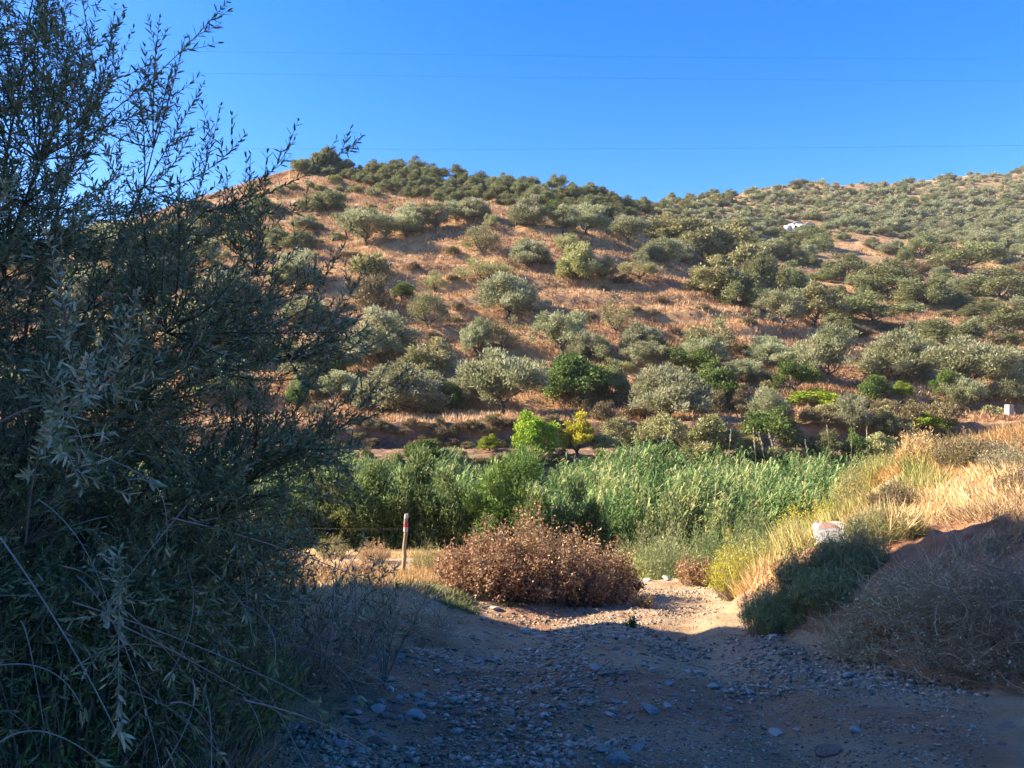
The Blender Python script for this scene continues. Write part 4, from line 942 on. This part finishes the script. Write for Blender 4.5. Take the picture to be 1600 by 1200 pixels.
grass_field('verge_weeds', 0, lv3, .11, .006, 'broom_leaf', 'low green weeds left of the dead brown shrub', 6, .7, .04, 38)
# under the feathery shrubs, on the slope down to the river
sl_ = near_pts(18000, 1.5, 14, 19, 36, lambda x, y: fbm(x/2, y/2, 117, 3) > -.3)
grass_field('slope_grass', 0, sl_, .45, .012, 'green_straw', 'rough grass on the slope down to the river bed', 5, .5, .08, 39)

RK = [(547, 1118, 30, 2, 'squarish reddish stone at the lower left, under the twigs'), (552, 1133, 36, 6, 'dark red-brown block lying below the squarish reddish stone'),
      (508, 1150, 22, 1, 'grey flat stone left of the dark red-brown block'), (532, 1165, 26, 0, 'blue-grey slab tilted below the dark red-brown block'),
      (590, 1118, 26, 3, 'pale bluish flat stone in the rubble left of the track'), (640, 1126, 30, 7, 'pale flat stone right in the rubble left of the track'),
      (654, 1105, 22, 4, 'grey stone above the pale flat one at the rubble heap'), (675, 1112, 20, 11, 'pinkish stone at the right end of the rubble heap'),
      (610, 1062, 14, 3, 'small rounded pale stone on the left verge'), (596, 1067, 10, 7, 'smallest rounded pale stone on the left verge'),
      (586, 1172, 26, 5, 'low grey stone at the lower left beside dark weeds'), (1015, 1116, 34, 0, 'long pale slab in the middle of the shaded track'),
      (905, 1040, 18, 1, 'dark grey stone at the rut, upper middle of the track'), (895, 1075, 16, 5, 'grey stone in the rut below the dark grey one'),
      (945, 1095, 16, 6, 'brown rounded stone in the rut'), (996, 1175, 24, 4, 'grey stone near the bottom middle of the picture'),
      (970, 1197, 44, 8, 'large pale slab cut by the bottom edge of the picture'), (1080, 1100, 18, 9, 'pinkish grey stone right of the long pale slab'),
      (880, 1108, 20, 0, 'light blue-grey flat stone left in the rut'), (1137, 1130, 24, 10, 'reddish half-buried stone right of the middle'),
      (1290, 1185, 38, 5, 'dark block with a pale top at the bottom right'), (1210, 1153, 24, 3, 'bright bluish slab at the bottom, right of the middle'),
      (1207, 998, 16, 3, 'pale upright stone at the foot of the shaded bushes'), (1180, 1003, 16, 1, 'dark stone left of the pale upright one'),
      (1322, 1061, 20, 7, 'flat pale stone on the right of the track'), (1570, 1140, 24, 9, 'reddish stone at the right edge of the track'),
      (1560, 1165, 22, 2, 'brown stone below the reddish one at the right edge'), (772, 952, 20, 3, 'pale stone in the sunlit rubble before the dead shrub'),
      (820, 990, 20, 11, 'light pinkish stone in the sunlit rubble'), (796, 995, 12, 7, 'small white stone left of the light pinkish one'),
      (1010, 908, 14, 3, 'white stone in the row where the track drops away, left'), (1024, 906, 13, 7, 'white stone in the row where the track drops away, middle'),
      (1042, 907, 15, 11, 'white stone in the row where the track drops away, right'), (945, 948, 10, 7, 'small white stone on the sunlit left edge of the track'),
      (752, 1035, 16, 0, 'grey stone between verge and rut, left of the track'), (745, 1040, 12, 4, 'small grey stone beside the left rut')]
for px, py, w, v, lab in RK: rock(px, py, w, v, lab, None)
for i in range(250):      # lesser stones lying about
    t = i/190; py = 1195-205*(random.random()**.8); px = random.gauss(930-(1195-py)*.15, 130) if random.random() < .6 else random.uniform(560, 1560)
    if px < 500 or (py < 1080 and px > 1280): px = random.uniform(620, 1200)
    rock(px, py, random.choice((1, 1, 1.5))*random.uniform(6, 14), random.randrange(14), 'small loose grey or brown stone on the shaded stony track', 'loose stones on the track')
for i in range(70):
    px = random.gauss(610, 60); py = random.gauss(1110, 45)
    if 430 < px < 740 and 1030 < py < 1195:
        rock(px, py, random.uniform(9, 24), random.randrange(14), 'angular stone in the rubble heap between the near olive and the track', 'stones of the rubble heap on the left verge')
for i in range(36):
    rock(random.uniform(740, 1010), random.uniform(945, 1000), random.uniform(6, 15), random.randrange(14), 'loose stone where the sunlit and shaded track meet', 'stones along the edge of the shade')
def gravel():
    g = np.random.default_rng(51); mb = MB(); n = 95000
    y = 2.6+11.4*g.uniform(0, 1, n)**1.6; x = g.uniform(-.55, .62, n)*y
    w = fbm(x*.9, y*.9, 53, 3)+.35*np.exp(-((x-(-.1+.05*y))/.7)**2)
    small = w < .05
    k = ((w > .0) | ((w > -.45) & (g.uniform(size=n) < .6))) & (x < foot(y)+.3); small = small[k]; x, y = x[k], y[k]; n = len(x); z = H(x, y)
    s = np.where(small, .003+.007*g.uniform(0, 1, n)**3, .004+.016*g.uniform(0, 1, n)**4)
    s = s*np.interp(y, [2, 8, 14], [1, 1.2, 1.5])
    u = rdir(n, g)*np.array([1, 1, .18]); u = unit(u); v = unit(np.cross(u, np.array([0, 0, 1.])+g.normal(0, .3, (n, 3)))); w3 = unit(np.cross(u, v))
    asp = g.uniform(.5, 1, (n, 1)); fl = g.uniform(.15, .45, (n, 1)); S = s[:, None]
    C = np.stack([x, y, z+s*.25], 1); V = []
    for a, b, c in ((-1, -1, -1), (1, -.8, -1), (1, 1, -1), (-.8, 1, -1), (-.6, -.7, 1), (.7, -.6, 1), (.6, .6, 1), (-.7, .7, 1)):
        V.append(C+S*(u*a+v*b*asp+w3*c*fl)+g.normal(0, .18, (n, 3))*S)
    V = np.stack(V, 1).reshape(-1, 3); f = np.array([[0, 3, 2, 1], [4, 5, 6, 7], [0, 1, 5, 4], [1, 2, 6, 5], [2, 3, 7, 6], [3, 0, 4, 7]])
    Fq = (np.arange(n)[:, None, None]*8+f[None]).reshape(-1, 4)
    mb.add(V, Fq, np.repeat(g.uniform(0, 1, n), 6))
    leaf_mat('gravel', [(.15, .12, .08), (.30, .245, .165), (.41, .34, .235), (.55, .48, .36)], .0, .85, .2)
    tag(link('gravel', mb.mesh('gravel', 'gravel')), 'grey and reddish gravel scattered over the track', 'gravel', None, 'stuff')
gravel()

# ------------------------------------------------------------------ fence posts and wire
def fence_post(px, yy, Ht, label, tape):
    x = (px-800)/F*yy; z = gz(x, yy); t = empty('fence_post', (x, yy, z), 0); t.rotation_euler = (0, .05, 0)
    tag(t, label, 'post', 'fence posts on the left verge')
    m = MB(); Q = np.stack([np.array([.01*math.sin(k*2.1), 0, -.2+(Ht+.2)*k/9]) for k in range(10)])
    tubes(m, Q[None], .042, .036, 10); m.add([[.035*math.cos(a), .035*math.sin(a), Ht-.001] for a in np.arange(4)*math.pi/2], [[0, 1, 2, 3]])
    link('pole', m.mesh('pole', 'post_wood', True), t)
    if tape:
        for z0, z1, mt in ((Ht-.33, Ht-.24, 'white_tape'), (Ht-.24, Ht-.17, 'red_tape')):
            m = MB(); tubes(m, np.array([[[0, 0, z0], [0.002, 0, (z0+z1)/2], [0, 0, z1]]]), .045, .044, 10); link('tape', m.mesh('tape', mt, True), t)
        m = MB(); tubes(m, np.array([[[0, 0, Ht-.07], [0, 0, Ht-.02], [0, 0, Ht+.012]]]), .043, .036, 10)
        m.add([[.036*math.cos(a), .036*math.sin(a), Ht+.012] for a in np.arange(4)*math.pi/2], [[0, 1, 2, 3]]); link('cap', m.mesh('cap', 'white_tape', True), t)
    return np.array([x, yy, z])
a = fence_post(630, 15.0, 1.25, 'wooden fence post with red and white tape on the left verge', True)
b = fence_post(395, 16.0, 1.25, 'plain fence post hidden behind the near olive twigs', False)
for hgt, lab in ((.98, 'upper strand of fence wire running left from the taped post'), (.5, 'lower strand of fence wire running left from the taped post')):
    m = MB(); p, q = a+np.array([0, -.06, hgt]), b+np.array([0, -.06, hgt]); tubes(m, bez(p, (p+q)/2-np.array([0, 0, .05]), q, 9)[None], 0.0016, .0016, 3)
    tag(link('fence_wire', m.mesh('fence_wire', 'wire')), lab, 'wire', 'fence wires')

# ------------------------------------------------------------------ the big olive on the left
def near_olive():
    g = np.random.default_rng(61)
    bx, by = -2.75, 3.6; base = np.array([bx, by, gz(bx, by)])
    t = empty('olive_tree', tuple(base)); tag(t, 'big overhanging olive in blue shade filling the left side of the picture', 'tree')
    wood = MB(); twig = MB(); lf = MB()
    mains = [(-160, 60, 3.6), (-60, -120, 3.3), (60, -40, 3.7), (150, 110, 3.5), (60, 250, 2.9), (240, 230, 3.6), (320, 330, 3.4), (400, 430, 3.5), (450, 560, 3.6), (460, 700, 3.7), (480, 480, 3.8), (380, 760, 3.4),
             (330, 820, 3.1), (120, 620, 2.7), (200, 980, 2.9), (380, 930, 3.5), (-60, 400, 2.6), (40, 850, 2.6), (260, 520, 3.0), (-80, 1050, 2.7)]
    nodes = []
    for px, py, y in mains:
        tip = at(px, py, y); d = tip-base; mid = base+d*.45+np.array([0, 0, .25*abs(d[0])+.1])+g.normal(0, .12, 3)
        q = bez(base+g.normal(0, .07, 3)*np.array([1, 1, 0]), mid, tip, 14); q[1:-1] += g.normal(0, .015, (12, 3))
        tubes(wood, q[None], .015, .0025, 6); nodes.append(q[3:])
    nodes = np.concatenate(nodes)
    # envelope: right-hand limit of the leafy mass per image row
    rows = [-80, 60, 150, 230, 300, 350, 420, 500, 580, 640, 720, 800, 880, 960, 1040, 1120, 1240]
    right = [150, 185, 235, 300, 345, 440, 520, 575, 610, 610, 590, 560, 520, 480, 440, 410, 380]
    shoots = []
    N = 1200
    while len(shoots) < N:
        py = g.uniform(-80, 1240); rt = np.interp(py, rows, right); px = -140+(rt+140)*g.uniform()**.85
        if py < 300 and g.uniform() > .2+.5*(1-(px+140)/(rt+140)): continue
        if px > rt-230 and g.uniform() < .2+.25*(px > rt-130)+.15*(px > rt-70): continue
        y = g.uniform(2.5, 4.6) if py > 250 else g.uniform(2.7, 4.3)
        if px > 400: y = g.uniform(2.9, 4.3)
        shoots.append((px, py, y, g.uniform(.28, .6)))
    wisps = [(355, 3, 3.0, .95), (290, 55, 3.1, .6), (250, 25, 3.3, .6), (318, 130, 3.3, .6), (345, 165, 3.2, .55), (385, 208, 3.2, .7), (392, 238, 3.1, .6), (462, 215, 3.0, .62), (560, 222, 3.2, .75), (418, 262, 3.1, .6),
             (500, 330, 3.2, .6), (540, 380, 3.3, .6), (565, 420, 3.3, .6), (590, 500, 3.4, .7), (610, 560, 3.4, .7), (640, 575, 3.5, .8), (600, 620, 3.4, .6), (575, 690, 3.3, .6), (610, 520, 3.4, .6),
             (180, 5, 3.2, .6), (210, 40, 3.4, .6), (80, 20, 3.3, .6), (120, 50, 3.0, .7), (5, 10, 3.0, .6), (40, 60, 2.9, .6), (270, 100, 3.2, .5), (300, 200, 3.3, .5), (335, 250, 3.2, .5),
             (70, 345, 1.75, .5), (140, 555, 1.7, .42), (85, 640, 1.7, .45), (215, 450, 1.9, .5), (130, 770, 1.7, .45), (185, 1150, 1.75, .5), (20, 280, 1.8, .4)]
    for i, (px, py, y, L) in enumerate(shoots+wisps):
        tip = at(px, py, y); wisp = i >= N
        # start on the framework, below and towards the trunk
        dv = nodes-tip; dist = np.linalg.norm(dv, axis=1)
        cost = np.abs(dist-L)+.35*np.maximum(nodes[:, 2]-tip[2]+.1, 0)+.25*np.maximum(nodes[:, 0]-tip[0], 0)
        s = nodes[np.argmin(cost)]
        if np.linalg.norm(tip-s) > L*1.5 and not wisp: s = tip+(s-tip)/np.linalg.norm(s-tip)*L*1.5
        d = tip-s; sag = np.array([0, 0, .16*np.linalg.norm(d[:2])]) if py < 700 else np.array([0, 0, .35*np.linalg.norm(d[:2])])
        m = s+d*.5+(-sag if py < 700 else sag)+g.normal(0, .04, 3)
        Q = bez(s, m, tip, 12); tubes(wood if not wisp else twig, Q[None], .0034, .0011, 4, g.uniform())
        Ls = np.linalg.norm(np.diff(Q, axis=0), axis=1).sum()
        segs = [(Q, .2 if Ls < .9 else .4)]
        nb = int(Ls/.085) if not wisp else int(Ls/.11)
        for b in range(nb):
            f = g.uniform(.25, .92); k = f*11; i0 = int(k); P = Q[i0]*(1-(k-i0))+Q[i0+1]*(k-i0)
            T = unit(Q[min(i0+1, 11)]-Q[i0]); dr = unit(T*1.0+rdir(1, g)[0]*.85+np.array([0, 0, .25 if py < 800 else -.05])); l = g.uniform(.08, .30)*(1.2-.6*f)
            if wisp: l *= .8
            q = bez(P, P+dr*l*.5, P+dr*l+np.array([0, 0, .02])+g.normal(0, .008, 3), 5); tubes(twig, q[None], .0018, .0008, 3, g.uniform()); segs.append((q, .1))
        for q, f0 in segs:
            cum = np.concatenate([[0], np.cumsum(np.linalg.norm(np.diff(q, axis=0), axis=1))]); ll = cum[-1]
            sp = g.uniform(.016, .026)
            ss = np.arange(ll*f0, ll, sp)
            if len(ss) == 0: continue
            P = np.stack([np.interp(ss, cum, q[:, c]) for c in range(3)], 1); T = unit(np.stack([np.interp(ss, cum, np.gradient(q[:, c])) for c in range(3)], 1))
            ang = g.uniform(0, 3.14)+np.arange(len(ss))*1.57; ref = unit(np.cross(T, np.array([.3, .2, 1.]))); bi = np.cross(T, ref)
            sd = np.cos(ang)[:, None]*ref+np.sin(ang)[:, None]*bi
            for sg in (1, -1):
                kp = g.uniform(size=len(ss)) < .86
                D = unit(T*.8+sg*sd*.8+g.normal(0, .2, (len(ss), 3)))[kp]; k = len(D)
                if k == 0: continue
                r = np.clip(g.normal(.45, .22, k)+(.3 if wisp and y < 2 else 0), 0, 1)  # nearest twigs get paler leaf colour to look lit
                Lf = g.uniform(.028, .047, k)*np.interp(ss[kp]/ll, [0, .8, 1], [1, 1, .6])
                leaves(lf, P[kp], D, np.cross(D, np.cross(T[kp], D)+1e-4)+rdir(k, g)*.35, Lf, g.uniform(.0030, .0046, k), r, True)
    # a few long bare arching twigs low down
    arcs = [(0, 840, 185, 1150, 1.9, 1.7), (0, 1040, 130, 1110, 2.1, 2.0), (120, 900, 250, 1200, 2.4, 2.3), (300, 1060, 245, 1215, 2.2, 2.1), (0, 1160, 150, 1185, 1.9, 1.9), (310, 1050, 500, 1110, 3.0, 2.9),
            (200, 750, 260, 850, 2.4, 2.4), (0, 930, 300, 950, 2.7, 3.0), (300, 950, 560, 965, 3.0, 3.4), (110, 1050, 300, 1030, 2.3, 2.6), (400, 620, 560, 540, 3.0, 3.2), (0, 660, 130, 700, 1.9, 1.9),
            (100, 700, 235, 750, 2.0, 2.0), (330, 1200, 300, 1060, 2.5, 2.6), (480, 1200, 420, 1080, 2.9, 2.9), (420, 1000, 560, 1090, 3.2, 3.1), (520, 900, 500, 1090, 3.2, 3.2), (380, 1090, 410, 1200, 2.7, 2.7)]
    for k in range(26):
        px = g.uniform(-20, 400); py = g.uniform(760, 1180); arcs.append((px, py, px+g.normal(60, 110), py+g.uniform(30, 190), g.uniform(2.1, 3.3), g.uniform(2.1, 3.2)))
    for p0, r0, p1, r1, y0, y1 in arcs:
        a, c = at(p0, r0, y0), at(p1, r1, y1); q = bez(a, (a+c)/2+np.array([g.normal(.03, .05), 0, abs(g.normal(.07, .05))]), c, 12); tubes(twig, q[None], .0028, .0012, 4, g.uniform(.3, 1))
        k = 5; P = c+rdir(k, g)*.01; leaves(lf, P, unit(c-q[-3])+rdir(k, g)*.6, rdir(k, g), .045, .005, g.uniform(.4, 1, k), True)
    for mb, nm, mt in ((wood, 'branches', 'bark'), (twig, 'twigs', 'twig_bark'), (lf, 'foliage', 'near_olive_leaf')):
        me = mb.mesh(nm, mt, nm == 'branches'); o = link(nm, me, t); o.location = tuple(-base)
    print('near olive leaves', lf.n//6)
near_olive()
# darker undergrowth below it and saplings to its right
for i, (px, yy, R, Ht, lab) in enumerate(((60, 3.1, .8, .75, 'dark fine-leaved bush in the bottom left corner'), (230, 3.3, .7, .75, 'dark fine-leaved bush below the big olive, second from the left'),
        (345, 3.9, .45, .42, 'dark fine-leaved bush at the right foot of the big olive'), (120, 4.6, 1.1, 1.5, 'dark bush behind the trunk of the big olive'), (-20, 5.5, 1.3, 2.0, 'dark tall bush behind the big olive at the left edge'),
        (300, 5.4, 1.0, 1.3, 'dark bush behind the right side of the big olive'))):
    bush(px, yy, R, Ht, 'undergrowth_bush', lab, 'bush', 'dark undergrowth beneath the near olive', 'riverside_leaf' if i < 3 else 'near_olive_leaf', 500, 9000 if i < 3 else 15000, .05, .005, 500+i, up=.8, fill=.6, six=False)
def sapling(px, yy, Ht, seed, label):
    g = np.random.default_rng(seed); x = (px-800)/F*yy; t = empty('olive_sapling', (x, yy, gz(x, yy))); sb = MB(); lb = MB()
    for i in range(7):
        a = g.uniform(0, 6.28); tip = np.array([math.cos(a)*Ht*.4+.12*Ht, math.sin(a)*Ht*.3, Ht*g.uniform(.6, 1)]); q = bez(np.zeros(3), tip*.5+np.array([0, 0, .15*Ht]), tip, 10)
        tubes(sb, q[None], .006, .0018, 4); 
        for j in range(7):
            k = g.integers(3, 10); P = q[min(k, 9)]; dr = unit(rdir(1, g)[0]+np.array([0, 0, .9])); l = g.uniform(.08, .2); w = bez(P, P+dr*l*.5, P+dr*l, 4); tubes(sb, w[None], .002, .001, 3)
            n = 7; f = g.uniform(.1, 1, n)[:, None]; leaves(lb, P+dr*l*f, dr+rdir(n, g)*.8, rdir(n, g), .045, .005, g.uniform(0, 1, n), True)
    link('stems', sb.mesh('stems', 'twig_bark'), t); link('foliage', lb.mesh('foliage', 'near_olive_leaf'), t); tag(t, label, 'sapling', 'young olive shoots on the left verge')
for i, (px, yy, h, lab) in enumerate(((560, 5.4, .75, 'young olive shoots just left of the taped fence post'), (600, 5.2, .8, 'young olive shoots with bare stems right in front of the taped fence post'),
        (505, 5.0, .8, 'leafy young olive shoots at the right edge of the big olive'), (450, 4.8, .9, 'young olive shoots merging with the big olive'))):
    sapling(px, yy, h, 600+i, lab)
for i, (px, py, lab) in enumerate(((600, 975, 'flattened dry brush on the left verge, nearest the taped post'), (540, 1005, 'flattened dry brush on the left verge under the shoots'), (650, 1000, 'flattened dry brush on the left verge, closest to the track'), (480, 1060, 'flattened dry brush at the right foot of the big olive'))):
    x, y, z = hit(px, py); o = tangle(px, y, .5, .22, 700+i, lab, 1000); o['group'] = 'flattened brush on the left verge'
# dry stick and scraps
m = MB(); a, b = np.array(hit(800+135, 1063)), np.array(hit(800+190, 1053)); a[2] += .02; b[2] += .025
tubes(m, bez(a, (a+b)/2+np.array([0, 0, .01]), b, 6)[None], .009, .006, 6); tag(link('stick', m.mesh('stick', 'twig_bark')), 'straight grey stick lying across the shaded track', 'stick')
for px, py, lab in ((610, 1081, 'scrap of white paper on the left verge'), (735, 996, 'crumpled white scrap at the edge of the track'), (852, 1128, 'narrow white scrap in the left rut')):
    x, y, z = hit(px, py); m = MB(); gx = np.random.default_rng(px); k = .022
    V = [[-k, -k*.6, .012], [0, -k*.7, .03], [k, -k*.5, .01], [-k, k*.6, .02], [0, k*.6, .035], [k, k*.7, .015], [-k, -k*.6, .0], [k, -k*.5, .0], [-k, k*.6, 0], [k, k*.7, 0]]
    m.add(np.array(V)+gx.normal(0, .003, (10, 3)), [[0, 1, 4, 3], [1, 2, 5, 4], [0, 3, 8, 6], [2, 7, 9, 5], [0, 6, 7, 2], [3, 5, 9, 8]])
    tag(link('paper_scrap', m.mesh('paper_scrap', 'white_tape'), None, (x, y, z)), lab, 'litter', 'white scraps')

# ------------------------------------------------------------------ thin summer haze over the valley
def haze():
    mb = MB(); box_mb(mb, (-9000, -70, -14), (9000, 3300, 180)); me = mb.mesh('haze', None)
    m = bpy.data.materials.new('haze_air'); m.use_nodes = True; nt = m.node_tree; nt.nodes.clear()
    v = nt.nodes.new('ShaderNodeVolumePrincipled'); v.inputs['Color'].default_value = (.90, .95, 1, 1); v.inputs['Density'].default_value = .00011
    o = nt.nodes.new('ShaderNodeOutputMaterial'); nt.links.new(v.outputs[0], o.inputs['Volume']); me.materials.append(m)
    tag(link('haze', me), 'thin pale haze in the air of the valley', kind='stuff')
haze()
